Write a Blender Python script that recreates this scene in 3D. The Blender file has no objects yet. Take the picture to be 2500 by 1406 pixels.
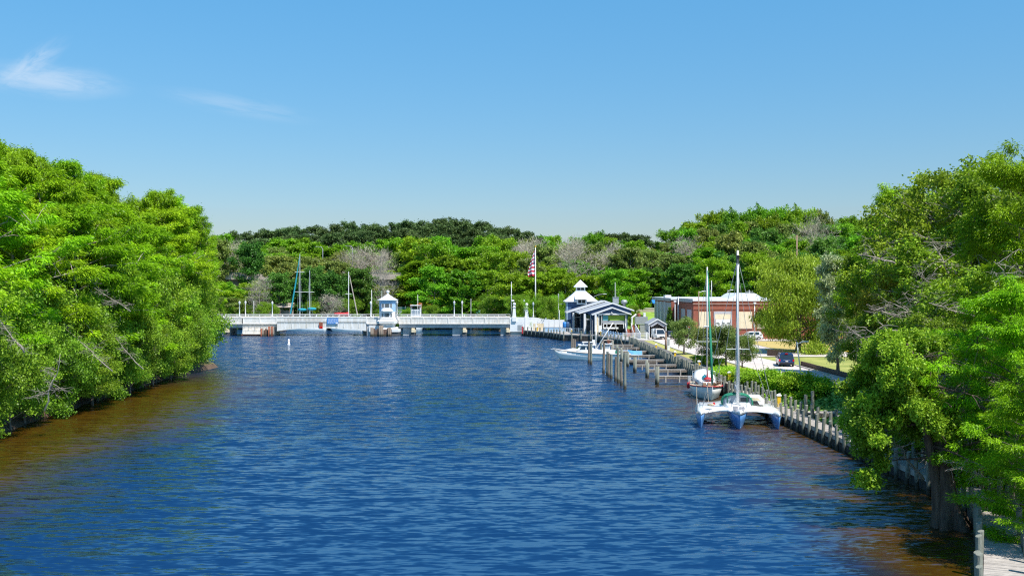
import bpy, math, random
import numpy as np
from mathutils import Vector, Matrix
random.seed(7)
PI = math.pi; R = math.radians
scene = bpy.context.scene
C = scene.collection
F = 2500.0; CAMZ = 12.0; CY = 703.0          # photograph pixels: focal length, camera height, horizon row
def PX(px, D): return (px-1250.0)*D/F
def PZ(py, D): return CAMZ-(py-CY)*D/F
def PD(py, z=0.0): return F*(CAMZ-z)/(py-CY)

# ------------------------------------------------------------------ materials
def nodes(m):
    m.use_nodes = True
    return m.node_tree.nodes, m.node_tree.links
def mat(name, col, rough=0.7, var=0.12, scale=3.0, bump=0.0, bscale=20.0, metal=0.0, spec=0.5, col2=None, stretch=(1,1,1)):
    m = bpy.data.materials.new(name); n, l = nodes(m)
    b = n['Principled BSDF']
    b.inputs['Roughness'].default_value = rough; b.inputs['Metallic'].default_value = metal
    b.inputs['Specular IOR Level'].default_value = spec
    tc = n.new('ShaderNodeTexCoord'); mp = n.new('ShaderNodeMapping'); mp.inputs['Scale'].default_value = stretch
    l.new(tc.outputs['Object'], mp.inputs['Vector'])
    nz = n.new('ShaderNodeTexNoise'); nz.inputs['Scale'].default_value = scale; nz.inputs['Detail'].default_value = 6; nz.inputs['Roughness'].default_value = 0.65
    l.new(mp.outputs[0], nz.inputs['Vector'])
    rp = n.new('ShaderNodeValToRGB')
    c = tuple(col)
    c2 = tuple(col2) if col2 else tuple(x*(1-var*2) for x in c)
    rp.color_ramp.elements[0].position = 0.33; rp.color_ramp.elements[1].position = 0.67
    rp.color_ramp.elements[0].color = (*c2, 1); rp.color_ramp.elements[1].color = (*[min(1, x*(1+var*.4)) for x in c], 1)
    l.new(nz.outputs['Fac'], rp.inputs['Fac']); l.new(rp.outputs['Color'], b.inputs['Base Color'])
    if bump:
        bn = n.new('ShaderNodeTexNoise'); bn.inputs['Scale'].default_value = bscale; bn.inputs['Detail'].default_value = 4
        l.new(mp.outputs[0], bn.inputs['Vector'])
        bp = n.new('ShaderNodeBump'); bp.inputs['Strength'].default_value = bump; bp.inputs['Distance'].default_value = 0.05
        l.new(bn.outputs['Fac'], bp.inputs['Height']); l.new(bp.outputs[0], b.inputs['Normal'])
    return m
def leafmat(name, ca, cb, trans=0.34, hue=0.013):
    """leaf faces carry a random tint; every tree shifts a little on its own"""
    m = bpy.data.materials.new(name); n, l = nodes(m)
    n.remove(n['Principled BSDF']); out = n['Material Output']
    at = n.new('ShaderNodeAttribute'); at.attribute_name = 'tint'
    oi = n.new('ShaderNodeObjectInfo')
    mx = n.new('ShaderNodeMix'); mx.data_type = 'RGBA'
    mx.inputs[6].default_value = (*[v*.75 for v in ca], 1); mx.inputs[7].default_value = (*[v*1.7 for v in cb], 1)
    l.new(at.outputs['Fac'], mx.inputs[0])
    hs = n.new('ShaderNodeHueSaturation')
    mr = n.new('ShaderNodeMapRange'); mr.inputs[3].default_value = 0.5-hue; mr.inputs[4].default_value = 0.5+hue
    l.new(oi.outputs['Random'], mr.inputs[0]); l.new(mr.outputs[0], hs.inputs['Hue'])
    mv = n.new('ShaderNodeMapRange'); mv.inputs[3].default_value = 0.82; mv.inputs[4].default_value = 1.2
    ml = n.new('ShaderNodeMath'); ml.operation = 'MULTIPLY'; ml.inputs[1].default_value = 7.31
    fr = n.new('ShaderNodeMath'); fr.operation = 'FRACT'
    l.new(oi.outputs['Random'], ml.inputs[0]); l.new(ml.outputs[0], fr.inputs[0]); l.new(fr.outputs[0], mv.inputs[0]); l.new(mv.outputs[0], hs.inputs['Value'])
    l.new(mx.outputs[2], hs.inputs['Color'])
    df = n.new('ShaderNodeBsdfDiffuse'); tr = n.new('ShaderNodeBsdfTranslucent'); ms = n.new('ShaderNodeMixShader'); ms.inputs[0].default_value = trans
    l.new(hs.outputs[0], df.inputs[0]); l.new(hs.outputs[0], tr.inputs[0])
    l.new(df.outputs[0], ms.inputs[1]); l.new(tr.outputs[0], ms.inputs[2])
    gl = n.new('ShaderNodeBsdfGlossy'); gl.inputs['Roughness'].default_value = 0.45; gl.inputs[0].default_value = (1, 1, 1, 1)
    m2 = n.new('ShaderNodeMixShader'); m2.inputs[0].default_value = 0.015
    l.new(ms.outputs[0], m2.inputs[1]); l.new(gl.outputs[0], m2.inputs[2]); l.new(m2.outputs[0], out.inputs['Surface'])
    return m
M = {}
M['white'] = mat('white_paint', (.80, .80, .79), .45, .05, 2, .05)
M['gel'] = mat('white_gelcoat', (.82, .83, .82), .22, .04, 1.5)
M['conc'] = mat('painted_concrete', (.80, .78, .75), .8, .10, 0.7, .2, 8, col2=(.66, .62, .56))
M['whitestain'] = mat('stained_white_paint', (.80, .79, .77), .6, .1, .9, .1, 8, col2=(.63, .58, .50), stretch=(1.8, 1.8, .25))
M['streak'] = mat('streaked_concrete', (.74, .71, .66), .85, .2, 1.4, .2, 8, col2=(.56, .51, .44), stretch=(1.6, 1.6, .35))
M['greyc'] = mat('grey_concrete', (.45, .46, .47), .85, .15, 1.2, .2, 8)
M['cream'] = mat('cream_stone', (.74, .62, .42), .8, .12, 2)
M['tanc'] = mat('tan_concrete', (.50, .42, .36), .85, .12, .8)
M['darkc'] = mat('dark_wet_concrete', (.10, .10, .10), .7, .2, 1)
M['rust'] = mat('rusty_iron', (.33, .10, .05), .8, .25, 4, .3)
M['oldwood'] = mat('tarred_timber', (.20, .12, .085), .85, .25, 3, .5, 12, col2=(.08, .055, .045), stretch=(3, 3, .5))
M['pile'] = mat('weathered_piling', (.25, .26, .21), .85, .2, 3, .5, 14, col2=(.15, .155, .125), stretch=(3, 3, .4))
M['pilebrown'] = mat('brown_piling', (.28, .23, .18), .85, .2, 3, .5, 14, col2=(.13, .10, .08), stretch=(3, 3, .4))
M['plank'] = mat('grey_planks', (.47, .42, .37), .8, .18, 2.5, .4, 10, col2=(.28, .25, .22), stretch=(1, 4, 1))
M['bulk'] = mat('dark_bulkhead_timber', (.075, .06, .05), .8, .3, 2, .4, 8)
M['blue'] = mat('blue_hull', (.10, .27, .60), .3, .06, 1)
M['paleblue'] = mat('pale_blue_siding', (.33, .50, .68), .6, .06, 2)
M['navy'] = mat('navy_siding', (.045, .105, .23), .6, .1, 2, .1, stretch=(.3, .3, 6))
M['roofgrey'] = mat('grey_shingle', (.34, .36, .39), .85, .14, 5, .4, 20)
M['roofwhite'] = mat('white_metal_roof', (.78, .79, .80), .35, .05, 1)
M['glass'] = mat('dark_glass', (.02, .03, .04), .06, .1, 1, spec=.9)
M['glassl'] = mat('light_glass', (.35, .42, .48), .08, .1, 2, spec=.9)
M['black'] = mat('black_paint', (.02, .02, .022), .5, .2, 3)
M['grey'] = mat('grey_metal', (.42, .44, .45), .45, .1, 3, metal=.3)
M['alum'] = mat('aluminium_spar', (.62, .64, .66), .35, .06, 3, metal=.3)
M['green'] = mat('green_canvas', (.015, .22, .13), .8, .12, 4)
M['teal'] = mat('teal_canvas', (.02, .35, .42), .8, .12, 4)
M['red'] = mat('red_canvas', (.55, .03, .04), .75, .12, 4)
M['orange'] = mat('orange_paint', (.75, .22, .05), .7, .1, 4)
M['yellow'] = mat('yellow_box', (.80, .50, .02), .5, .1, 3)
M['signblue'] = mat('sign_blue', (.03, .22, .60), .5, .04, 2)
M['tarp'] = mat('blue_tarp', (.10, .35, .65), .6, .15, 3)
M['rope'] = mat('rope', (.50, .42, .30), .9, .1, 6)
M['bark'] = mat('grey_brown_bark', (.20, .155, .12), .9, .25, 2, .8, 8, col2=(.09, .07, .055), stretch=(2.5, 2.5, .5))
M['barkwet'] = mat('wet_brown_bark', (.15, .105, .075), .85, .3, 2.5, 1.0, 7, col2=(.055, .038, .028), stretch=(3, 3, .35))
M['barkpale'] = mat('pale_bark', (.42, .37, .31), .9, .2, 2, .5, 8, col2=(.24, .20, .17), stretch=(2, 2, .6))
M['wood'] = mat('utility_pole_wood', (.30, .20, .14), .85, .15, 2, .3)
M['siding'] = mat('grey_vinyl_siding', (.46, .45, .48), .6, .06, 2, .2, stretch=(.3, .3, 8))
M['carwhite'] = mat('white_car_paint', (.82, .82, .82), .15, .02, 1, spec=.8)
M['carblue'] = mat('dark_blue_car_paint', (.012, .035, .12), .12, .05, 1, spec=.9)
M['tyre'] = mat('tyre_rubber', (.02, .02, .02), .8, .1, 5)
M['lampred'] = mat('red_lens', (.6, .01, .01), .2, .05, 3)
M['rim'] = mat('alloy_rim', (.55, .56, .58), .3, .05, 3, metal=.6)
M['globe'] = mat('lamp_glass', (.72, .76, .78), .15, .03, 2)
M['panel'] = mat('cream_board', (.78, .66, .46), .75, .06, 1.2)
M['stuffred'] = mat('red_sign', (.62, .03, .04), .5, .04, 2)
M['turq'] = mat('turquoise_mesh', (.12, .42, .46), .8, .12, 2)
M['netgreen'] = mat('green_net', (.01, .10, .09), .9, .15, 2)
def tide(m):
    # algae-dark band where the piling stands in the water
    n, l = m.node_tree.nodes, m.node_tree.links; b = n['Principled BSDF']; src = b.inputs['Base Color'].links[0].from_socket
    g = n.new('ShaderNodeNewGeometry'); s = n.new('ShaderNodeSeparateXYZ'); l.new(g.outputs['Position'], s.inputs[0])
    nz = n.new('ShaderNodeTexNoise'); nz.inputs['Scale'].default_value = 5; ad = n.new('ShaderNodeMath'); ad.operation = 'MULTIPLY_ADD'; ad.inputs[1].default_value = .5
    l.new(g.outputs['Position'], nz.inputs['Vector']); l.new(nz.outputs['Fac'], ad.inputs[0]); l.new(s.outputs[2], ad.inputs[2])
    r = n.new('ShaderNodeMapRange'); r.inputs[1].default_value = .55; r.inputs[2].default_value = .95; r.inputs[3].default_value = 1; r.inputs[4].default_value = 0; l.new(ad.outputs[0], r.inputs[0])
    x = n.new('ShaderNodeMix'); x.data_type = 'RGBA'; x.inputs[7].default_value = (.05,.045,.03,1); l.new(r.outputs[0], x.inputs[0]); l.new(src, x.inputs[6]); l.new(x.outputs[2], b.inputs['Base Color'])
for k in ('pile','pilebrown','oldwood'): tide(M[k])
# brick
def brickmat():
    m = bpy.data.materials.new('red_brick'); n, l = nodes(m); b = n['Principled BSDF']; b.inputs['Roughness'].default_value = .85
    tc = n.new('ShaderNodeTexCoord'); sp = n.new('ShaderNodeSeparateXYZ'); cb = n.new('ShaderNodeCombineXYZ'); ad = n.new('ShaderNodeMath'); ad.operation = 'ADD'
    l.new(tc.outputs['Object'], sp.inputs[0]); l.new(sp.outputs[0], ad.inputs[0]); l.new(sp.outputs[1], ad.inputs[1]); l.new(ad.outputs[0], cb.inputs[0]); l.new(sp.outputs[2], cb.inputs[1])
    bt = n.new('ShaderNodeTexBrick'); bt.inputs['Scale'].default_value = 2.2; bt.inputs['Color1'].default_value = (.34,.065,.03,1); bt.inputs['Color2'].default_value = (.24,.05,.028,1)
    bt.inputs['Mortar'].default_value = (.30,.18,.13,1); bt.inputs['Mortar Size'].default_value = .025
    l.new(cb.outputs[0], bt.inputs['Vector'])
    nz = n.new('ShaderNodeTexNoise'); nz.inputs['Scale'].default_value = .8; nz.inputs['Detail'].default_value = 5; l.new(tc.outputs['Object'], nz.inputs['Vector'])
    hs = n.new('ShaderNodeHueSaturation'); mr = n.new('ShaderNodeMapRange'); mr.inputs[3].default_value = .6; mr.inputs[4].default_value = 1.35
    l.new(nz.outputs['Fac'], mr.inputs[0]); l.new(mr.outputs[0], hs.inputs['Value']); l.new(bt.outputs['Color'], hs.inputs['Color']); l.new(hs.outputs[0], b.inputs['Base Color'])
    return m
M['brick'] = brickmat()
M['asphaltpale'] = mat('pale_road', (.60, .52, .47), .9, .07, .35, .1, 10, col2=(.48, .42, .38))
M['asphalt'] = mat('dark_asphalt', (.17, .15, .145), .9, .15, .8, .2, 10)
M['kerb'] = mat('kerb_stone', (.52, .49, .45), .85, .1, 1)
M['kerby'] = mat('yellow_kerb', (.80, .55, .02), .7, .1, 1)
M['grass'] = mat('mown_grass', (.30, .33, .06), .95, .2, .35, .5, 25, col2=(.40, .33, .12))
M['drygrass'] = mat('dry_grass', (.50, .36, .12), .95, .15, .5, .5, 25, col2=(.36, .29, .08))
M['lawn'] = mat('far_lawn', (.25, .40, .05), .95, .15, .15)
M['mud'] = mat('mud', (.16, .10, .065), .8, .3, 1.2, .6, 6)
L = {}
L['cyp'] = leafmat('cypress_leaf', (.07, .19, .004), (.25, .43, .008))
L['cyp2'] = leafmat('cypress_leaf_yellow', (.09, .19, .005), (.27, .41, .010))
L['bank'] = leafmat('bank_leaf', (.06, .15, .010), (.21, .35, .02))
L['hard'] = leafmat('hardwood_leaf', (.06, .135, .008), (.23, .34, .02))
L['hardy'] = leafmat('yellow_leaf', (.16, .20, .012), (.42, .38, .03))
L['far'] = leafmat('far_leaf', (.07,.18,.008), (.21,.37,.015), hue=.025)
L['farolive'] = leafmat('far_olive_leaf', (.08,.13,.02), (.24,.29,.06), hue=.02)
L['fardark'] = leafmat('far_dark_leaf', (.03,.10,.015), (.10,.23,.03), hue=.02)
L['pine'] = leafmat('pine_needle', (.03,.07,.022), (.09,.145,.04), .15, .015)
L['twig'] = leafmat('bare_twig', (.22, .19, .14), (.44, .40, .31), .05, .01)
L['willow'] = leafmat('willow_leaf', (.17, .27, .012), (.30, .38, .03))
L['myrtle'] = leafmat('small_tree_leaf', (.055, .11, .015), (.20, .25, .06))
L['magn'] = leafmat('pale_leaf', (.05, .10, .02), (.45, .48, .26))
L['shrub'] = leafmat('shrub_leaf', (.12, .26, .010), (.32, .50, .03))
L['lily'] = leafmat('lily_leaf', (.12, .26, .03), (.38, .52, .12))
L['ivy'] = leafmat('ivy_leaf', (.02, .08, .01), (.10, .25, .02))
L['flower'] = leafmat('orange_blossom', (.55, .16, .03), (.75, .35, .08))

# ------------------------------------------------------------------ mesh helpers
class MB:
    def __init__(s): s.v = []; s.f = []; s.mi = []; s.cur = 0; s.smooth = False
    def add(s, vs, fs):
        o = len(s.v); s.v += [tuple(p) for p in vs]
        for f in fs: s.f.append([i+o for i in f]); s.mi.append(s.cur)
        return s
    def box(s, x0, x1, y0, y1, z0, z1, rz=0, c=None):
        vs = [(x0,y0,z0),(x1,y0,z0),(x1,y1,z0),(x0,y1,z0),(x0,y0,z1),(x1,y0,z1),(x1,y1,z1),(x0,y1,z1)]
        if rz:
            cx, cy = c if c else ((x0+x1)/2, (y0+y1)/2); ca, sa = math.cos(rz), math.sin(rz)
            vs = [(cx+(x-cx)*ca-(y-cy)*sa, cy+(x-cx)*sa+(y-cy)*ca, z) for x, y, z in vs]
        return s.add(vs, [(0,3,2,1),(4,5,6,7),(0,1,5,4),(1,2,6,5),(2,3,7,6),(3,0,4,7)])
    def tube(s, pts, rad, n=8, cap=True):
        pts = [Vector(p) for p in pts]
        if not hasattr(rad, '__len__'): rad = [rad]*len(pts)
        vs = []; N = len(pts)
        for i, p in enumerate(pts):
            d = (pts[min(i+1, N-1)]-pts[max(i-1, 0)])
            d = d.normalized() if d.length > 1e-9 else Vector((0,0,1))
            a = Vector((1,0,0)) if abs(d.x) < .8 else Vector((0,1,0))
            u = d.cross(a).normalized(); w = d.cross(u)
            for k in range(n):
                t = 2*PI*k/n; vs.append(p+(u*math.cos(t)+w*math.sin(t))*rad[i])
        fs = [(i*n+k, i*n+(k+1)%n, (i+1)*n+(k+1)%n, (i+1)*n+k) for i in range(N-1) for k in range(n)]
        if cap: fs += [tuple(range(n))[::-1], tuple((N-1)*n+k for k in range(n))]
        return s.add(vs, fs)
    def cyl(s, x, y, z0, z1, r, r1=None, n=12): return s.tube([(x,y,z0),(x,y,z1)], [r, r if r1 is None else r1], n)
    def lathe(s, prof, x=0, y=0, n=14):
        vs = [(x+r*math.cos(2*PI*k/n), y+r*math.sin(2*PI*k/n), z) for r, z in prof for k in range(n)]
        fs = [(i*n+k, i*n+(k+1)%n, (i+1)*n+(k+1)%n, (i+1)*n+k) for i in range(len(prof)-1) for k in range(n)]
        fs += [tuple(range(n))[::-1], tuple((len(prof)-1)*n+k for k in range(n))]
        return s.add(vs, fs)
    def prism(s, poly, z0, z1):
        n = len(poly)
        return s.add([(x,y,z0) for x,y in poly]+[(x,y,z1) for x,y in poly],
              [tuple(range(n))[::-1], tuple(range(n,2*n))]+[(k,(k+1)%n,n+(k+1)%n,n+k) for k in range(n)])
    def prismY(s, poly, y0, y1):      # polygon in x,z swept along y
        n = len(poly)
        return s.add([(x,y0,z) for x,z in poly]+[(x,y1,z) for x,z in poly],
              [tuple(range(n)), tuple(range(n,2*n))[::-1]]+[(k,n+k,n+(k+1)%n,(k+1)%n) for k in range(n)])
    def prismX(s, poly, x0, x1):      # polygon in y,z swept along x
        n = len(poly)
        return s.add([(x0,y,z) for y,z in poly]+[(x1,y,z) for y,z in poly],
              [tuple(range(n))[::-1], tuple(range(n,2*n))]+[(k,(k+1)%n,n+(k+1)%n,n+k) for k in range(n)])
    def loft(s, rings, closed=True, caps=True):
        n = len(rings[0]); vs = [p for r in rings for p in r]; kk = n if closed else n-1
        fs = [(i*n+k, i*n+(k+1)%n, (i+1)*n+(k+1)%n, (i+1)*n+k) for i in range(len(rings)-1) for k in range(kk)]
        if caps: fs += [tuple(range(n))[::-1], tuple((len(rings)-1)*n+k for k in range(n))]
        return s.add(vs, fs)
    def mesh(s, name, m, smooth=False):
        me = bpy.data.meshes.new(name); me.from_pydata(s.v, [], s.f)
        ms = m if isinstance(m, (list, tuple)) else [m]
        for x in ms: me.materials.append(x)
        if len(ms) > 1: me.polygons.foreach_set('material_index', s.mi)
        if smooth: me.polygons.foreach_set('use_smooth', [True]*len(me.polygons))
        me.update(); return me
    def build(s, name, m, parent=None, loc=None, smooth=False, rz=0):
        o = bpy.data.objects.new(name, s.mesh(name, m, smooth)); C.objects.link(o)
        if loc: o.location = loc
        if rz: o.rotation_euler.z = rz
        if parent: o.parent = parent
        return o
def tag(o, label=None, cat=None, group=None, kind=None):
    if label: o['label'] = label
    if cat: o['category'] = cat
    if group: o['group'] = group
    if kind: o['kind'] = kind
    return o
def thing(name, label, cat, loc=(0,0,0), rz=0, group=None):
    o = bpy.data.objects.new(name, None); C.objects.link(o); o.empty_display_size = .2
    o.location = loc; o.rotation_euler.z = rz
    return tag(o, label, cat, group)
def dup(o, loc, rz=0, label=None, sc=None, group=None, parent=None):
    c = o.copy(); C.objects.link(c); c.parent = parent
    if parent is None:
        c.location = loc; c.rotation_euler.z = rz
        if label: c['label'] = label
        if sc: c.scale = sc
        if group: c['group'] = group
    for ch in o.children: dup(ch, None, parent=c)
    return c
def P(o, name, m, fn, smooth=False, label=None, loc=None, rz=0):
    b = MB(); fn(b); q = b.build(name, m, o, loc, smooth, rz)
    if label: q['label'] = label
    return q
ORD = ['first','second','third','fourth','fifth','sixth','seventh','eighth','ninth','tenth']
def ordn(i): return ORD[i] if i < 10 else '%d%s' % (i+1, 'th' if 10 <= i <= 19 else {1:'st',2:'nd',3:'rd'}.get((i+1) % 10, 'th'))
def fast_mesh(name, V, Fq, m, tint=None):
    me = bpy.data.meshes.new(name); nv = len(V); nf = len(Fq)
    me.vertices.add(nv); me.vertices.foreach_set('co', V.astype(np.float32).ravel())
    me.loops.add(nf*4); me.loops.foreach_set('vertex_index', Fq.astype(np.int32).ravel())
    me.polygons.add(nf); me.polygons.foreach_set('loop_start', np.arange(0, nf*4, 4, dtype=np.int32))
    try: me.polygons.foreach_set('loop_total', np.full(nf, 4, dtype=np.int32))
    except Exception: pass
    me.materials.append(m)
    if tint is not None:
        a = me.attributes.new('tint', 'FLOAT', 'FACE'); a.data.foreach_set('value', tint.astype(np.float32))
    me.update(calc_edges=True); return me
# ------------------------------------------------------------------ trees
def norm(a): return a/np.maximum(np.linalg.norm(a, axis=1, keepdims=True), 1e-9)
def leaf_quads(p, d, length, width, rng, upbias=.6):
    """p base points, d directions; rhombic leaves (or leaf sprays) facing mostly up"""
    n = len(p); d = norm(d)
    nn = norm(rng.normal(size=(n,3))+np.array([0,0,upbias*1.6]))
    w = norm(np.cross(d, nn)+1e-6)
    L_ = (length*rng.uniform(.65,1.35,n))[:,None]; W_ = (width*rng.uniform(.7,1.3,n))[:,None]
    v = np.empty((n,4,3)); v[:,0] = p; v[:,1] = p+d*L_*.5+w*W_*.5; v[:,2] = p+d*L_; v[:,3] = p+d*L_*.5-w*W_*.5
    v[:,2,2] -= L_[:,0]*.15
    return v.reshape(-1,3)
def envelope(style, t):
    if style == 'cyp': return .35+.85*math.sin(PI*min(1,(t*.92+.12)))**.8*(1-.15*t)
    if style == 'pine': return .55+.6*math.sin(PI*t)
    if style == 'cone': return 1.05-.85*t
    return .45+.65*math.sin(PI*(t*.85+.1))
def tree_meshes(name, seed, H, Rr, cb, style, nleaf, leaf, leafmat_, bark, nl=26, clump=.24, flat=.5, trunk_r=.3, sub=3, droop=.25, bare=0., lean=0.):
    rng = np.random.default_rng(seed); rnd = random.Random(seed)
    b = MB(); tp = []; ph = rnd.uniform(0, 6)
    for i in range(9):
        t = i/8; tp.append(Vector((math.sin(t*3+ph)*.03*H*t+lean*H*t, math.cos(t*2.3+ph)*.025*H*t, t*H*.93)))
    rr = [trunk_r*(1.5 if i == 0 else 1)*(1-i/8*.88) for i in range(9)]
    b.tube([tp[0]-Vector((0,0,1.2))]+tp, [rr[0]*1.15]+rr, 8)
    centers = []; sizes = []
    for k in range(nl):
        t = cb+(0.98-cb)*((k+.5)/nl)**(.85); az = k*2.399+rnd.uniform(-.5,.5)
        tt = (t-cb)/(1-cb); base = tp[0].lerp(tp[-1], 0)
        f = t/ .93 if t < .93 else 1; fi = min(7.999, f*8); i0 = int(fi); base = tp[i0].lerp(tp[i0+1], fi-i0)
        ln = Rr*envelope(style, tt)*rnd.uniform(.72,1.12)
        up = {'cyp': .15+.5*tt, 'pine': .25+.4*tt, 'cone': .0+.3*tt}.get(style, .35+.75*tt)
        dr = Vector((math.cos(az), math.sin(az), up)).normalized()
        pts = [base]; cur = base.copy(); dd = dr.copy(); seg = 4
        for s_ in range(seg):
            dd = (dd+Vector((rnd.uniform(-.22,.22), rnd.uniform(-.22,.22), rnd.uniform(-.15,.15)-(droop*.35 if s_ > 1 else 0)))).normalized()
            cur = cur+dd*ln/seg; pts.append(cur.copy())
        r0 = trunk_r*.34*(1-.6*tt)
        b.tube(pts, [r0*(1-.8*i/seg) for i in range(seg+1)], 5, False)
        centers.append(pts[-1]); sizes.append(1.0); centers.append(pts[-2]); sizes.append(.9)
        for s_ in range(sub):
            u = rnd.uniform(.35,.95)*seg; i0 = min(seg-1,int(u)); q = pts[i0].lerp(pts[i0+1], u-i0)
            sd = Vector((rnd.uniform(-1,1), rnd.uniform(-1,1), rnd.uniform(-.25,.6))); sd = (sd.normalized()+dd*.5).normalized()
            e = q+sd*ln*rnd.uniform(.22,.42); m_ = q.lerp(e,.5)+Vector((0,0,.03*ln))
            b.tube([q,m_,e], [r0*.5,r0*.38,r0*.16], 4, False)
            if rnd.random() > bare: centers.append(e); sizes.append(rnd.uniform(.5,1.25))
            else:
                for _ in range(5):
                    e2 = e+Vector((rnd.uniform(-1,1),rnd.uniform(-1,1),rnd.uniform(-.6,.8)))*ln*.16; b.tube([q.lerp(e,rnd.uniform(.5,.95)), e2],[r0*.26,r0*.08],3,False)
    centers.append(tp[-1]); sizes.append(.9)
    cen = np.array([tuple(c) for c in centers]); sz = np.array(sizes)
    tm = b.mesh(name+'_trunk', bark, True)
    prob = sz**2; prob /= prob.sum()
    ci = rng.choice(len(cen), nleaf, p=prob)
    off = norm(rng.normal(size=(nleaf,3)))*(rng.uniform(0,1,(nleaf,1))**.45)*np.where(rng.uniform(0,1,(nleaf,1)) < .14, rng.uniform(1,1.75,(nleaf,1)), 1)
    cr = clump*Rr*sz[ci]
    # lumps inside a clump so that its outline is ragged
    lump = 1+.35*np.sin(off[:,0]*7+ci*1.3)*np.cos(off[:,1]*6+ci*.7)
    o3 = off*cr[:,None]*lump[:,None]; o3[:,2] *= flat
    p = cen[ci]+o3
    if style in ('cyp','cone','willow'):
        rad = norm(np.column_stack([p[:,0], p[:,1], np.zeros(nleaf)])+1e-6)
        d = off*np.array([1,1,.4])+rad*.6+np.array([0,0,-droop]) ; d += rng.normal(scale=.3, size=d.shape)
        if style == 'willow': d = rng.normal(scale=.35, size=d.shape)+rad*.25+np.array([0,0,-.9])
        V = leaf_quads(p, d, leaf*2.4, leaf*.62, rng, 1.0)
    elif style == 'twig':
        d = off+np.array([0,0,.7])+rng.normal(scale=.3, size=(nleaf,3))
        V = leaf_quads(p, d, leaf*5.5, leaf*.17, rng, 0)
    else:
        d = rng.normal(size=(nleaf,3))+off*.8
        V = leaf_quads(p, d, leaf*1.25, leaf*1.0, rng, .5)
    tint = np.clip(rng.beta(2,2,len(cen))[ci]*.4+rng.uniform(0,1,nleaf)*.6, 0, 1)
    cm = fast_mesh(name+'_crown', V, np.arange(nleaf*4).reshape(-1,4), leafmat_, tint)
    return tm, cm
PROTO = {}
def proto(key, **k):
    PROTO[key] = (*tree_meshes(key, **k), k['H'], k['Rr'])
def tree(key, x, y, z, h, w=None, rz=None, name='tree', lmat=None, cat='tree', group=None, label=None, kn='crown', tn='trunk'):
    tm, cm, H, Rr = PROTO[key]
    t = thing(name, label, cat, (x,y,z), rz if rz is not None else random.uniform(0,6.28), group)
    s = h/H; sw = (w/2/Rr) if w else s
    for nm, me in ((tn, tm), (kn, cm)):
        o = bpy.data.objects.new(nm, me); C.objects.link(o); o.parent = t
    t.scale = (sw, sw, s)
    return t
QT = 1.0
for i in range(5):
    proto('cyp%d' % i, seed=10+i, H=24, Rr=6.2, cb=.12, style='cyp', nleaf=int(50000*QT), leaf=.165, leafmat_=L['cyp2' if i == 3 else 'cyp'], bark=M['barkpale'], nl=36, clump=.15, flat=.55, trunk_r=.34, sub=5, droop=.4, bare=.06)
for i in range(4):
    proto('bank%d' % i, seed=30+i, H=6, Rr=3.6, cb=.05, style='round', nleaf=int(20000*QT), leaf=.13, leafmat_=L['bank'], bark=M['bark'], nl=20, clump=.22, flat=.75, trunk_r=.12, sub=4, bare=.12 if i < 2 else .35)
for i in range(4):
    proto('hard%d' % i, seed=40+i, H=18, Rr=6, cb=.14, style='round', nleaf=int((22000 if i == 1 else 34000)*QT), leaf=.2, leafmat_=L['hardy'] if i == 3 else L['hard'], bark=M['barkpale'], nl=38, clump=.135, flat=.85, trunk_r=.3, sub=6, bare=.34)
for i in range(2):
    proto('near%d' % i, seed=50+i, H=15, Rr=5.2, cb=.14, style='round', nleaf=int(62000*QT), leaf=.14, leafmat_=L['hard'], bark=M['barkpale'], nl=40, clump=.125, flat=.85, trunk_r=.3, sub=7, bare=.36)
proto('nearcyp', seed=56, H=20, Rr=5.5, cb=.06, style='cyp', nleaf=int(120000*QT), leaf=.10, leafmat_=L['cyp'], bark=M['bark'], nl=50, clump=.15, flat=.5, trunk_r=.34, sub=5, droop=.35)
for i in range(4):
    proto('far%d' % i, seed=60+i, H=20, Rr=(6.5,5.2,7,4.6)[i], cb=.12, style=('round','round','round','cone')[i], nleaf=int(15000*QT), leaf=.40, leafmat_=L['far'], bark=M['barkpale'], nl=30, clump=.17, flat=.75, trunk_r=.3, sub=4)
for i in range(3):
    proto('olive%d' % i, seed=70+i, H=18, Rr=6, cb=.1, style='round', nleaf=int(13000*QT), leaf=.4, leafmat_=L['farolive'], bark=M['barkpale'], nl=30, clump=.17, flat=.8, trunk_r=.3, sub=4, bare=.15)
for i in range(2):
    proto('dark%d' % i, seed=75+i, H=18, Rr=6, cb=.08, style='round', nleaf=int(13000*QT), leaf=.42, leafmat_=L['fardark'], bark=M['bark'], nl=30, clump=.18, flat=.8, trunk_r=.3, sub=4)
for i in range(3):
    proto('pine%d' % i, seed=80+i, H=27, Rr=4.6, cb=.42, style='pine', nleaf=int(9000*QT), leaf=.36, leafmat_=L['pine'], bark=M['bark'], nl=24, clump=.24, flat=.7, trunk_r=.26, sub=2)
for i in range(3):
    proto('bare%d' % i, seed=90+i, H=16, Rr=4.8, cb=.2, style='twig', nleaf=int(1900*QT), leaf=.28, leafmat_=L['twig'], bark=M['barkpale'], nl=32, clump=.3, flat=1.3, trunk_r=.28, sub=9, bare=.75)
proto('willow', seed=95, H=12.5, Rr=6.0, cb=.05, style='willow', nleaf=int(70000*QT), leaf=.17, leafmat_=L['willow'], bark=M['bark'], nl=44, clump=.24, flat=.9, trunk_r=.4, sub=4)
for i in range(2):
    proto('myrtle%d' % i, seed=97+i, H=4.6, Rr=2.6, cb=.22, style='round', nleaf=int(10000*QT), leaf=.14, leafmat_=L['myrtle'], bark=M['bark'], nl=22, clump=.26, flat=.7, trunk_r=.16, sub=4, bare=.1)
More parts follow.
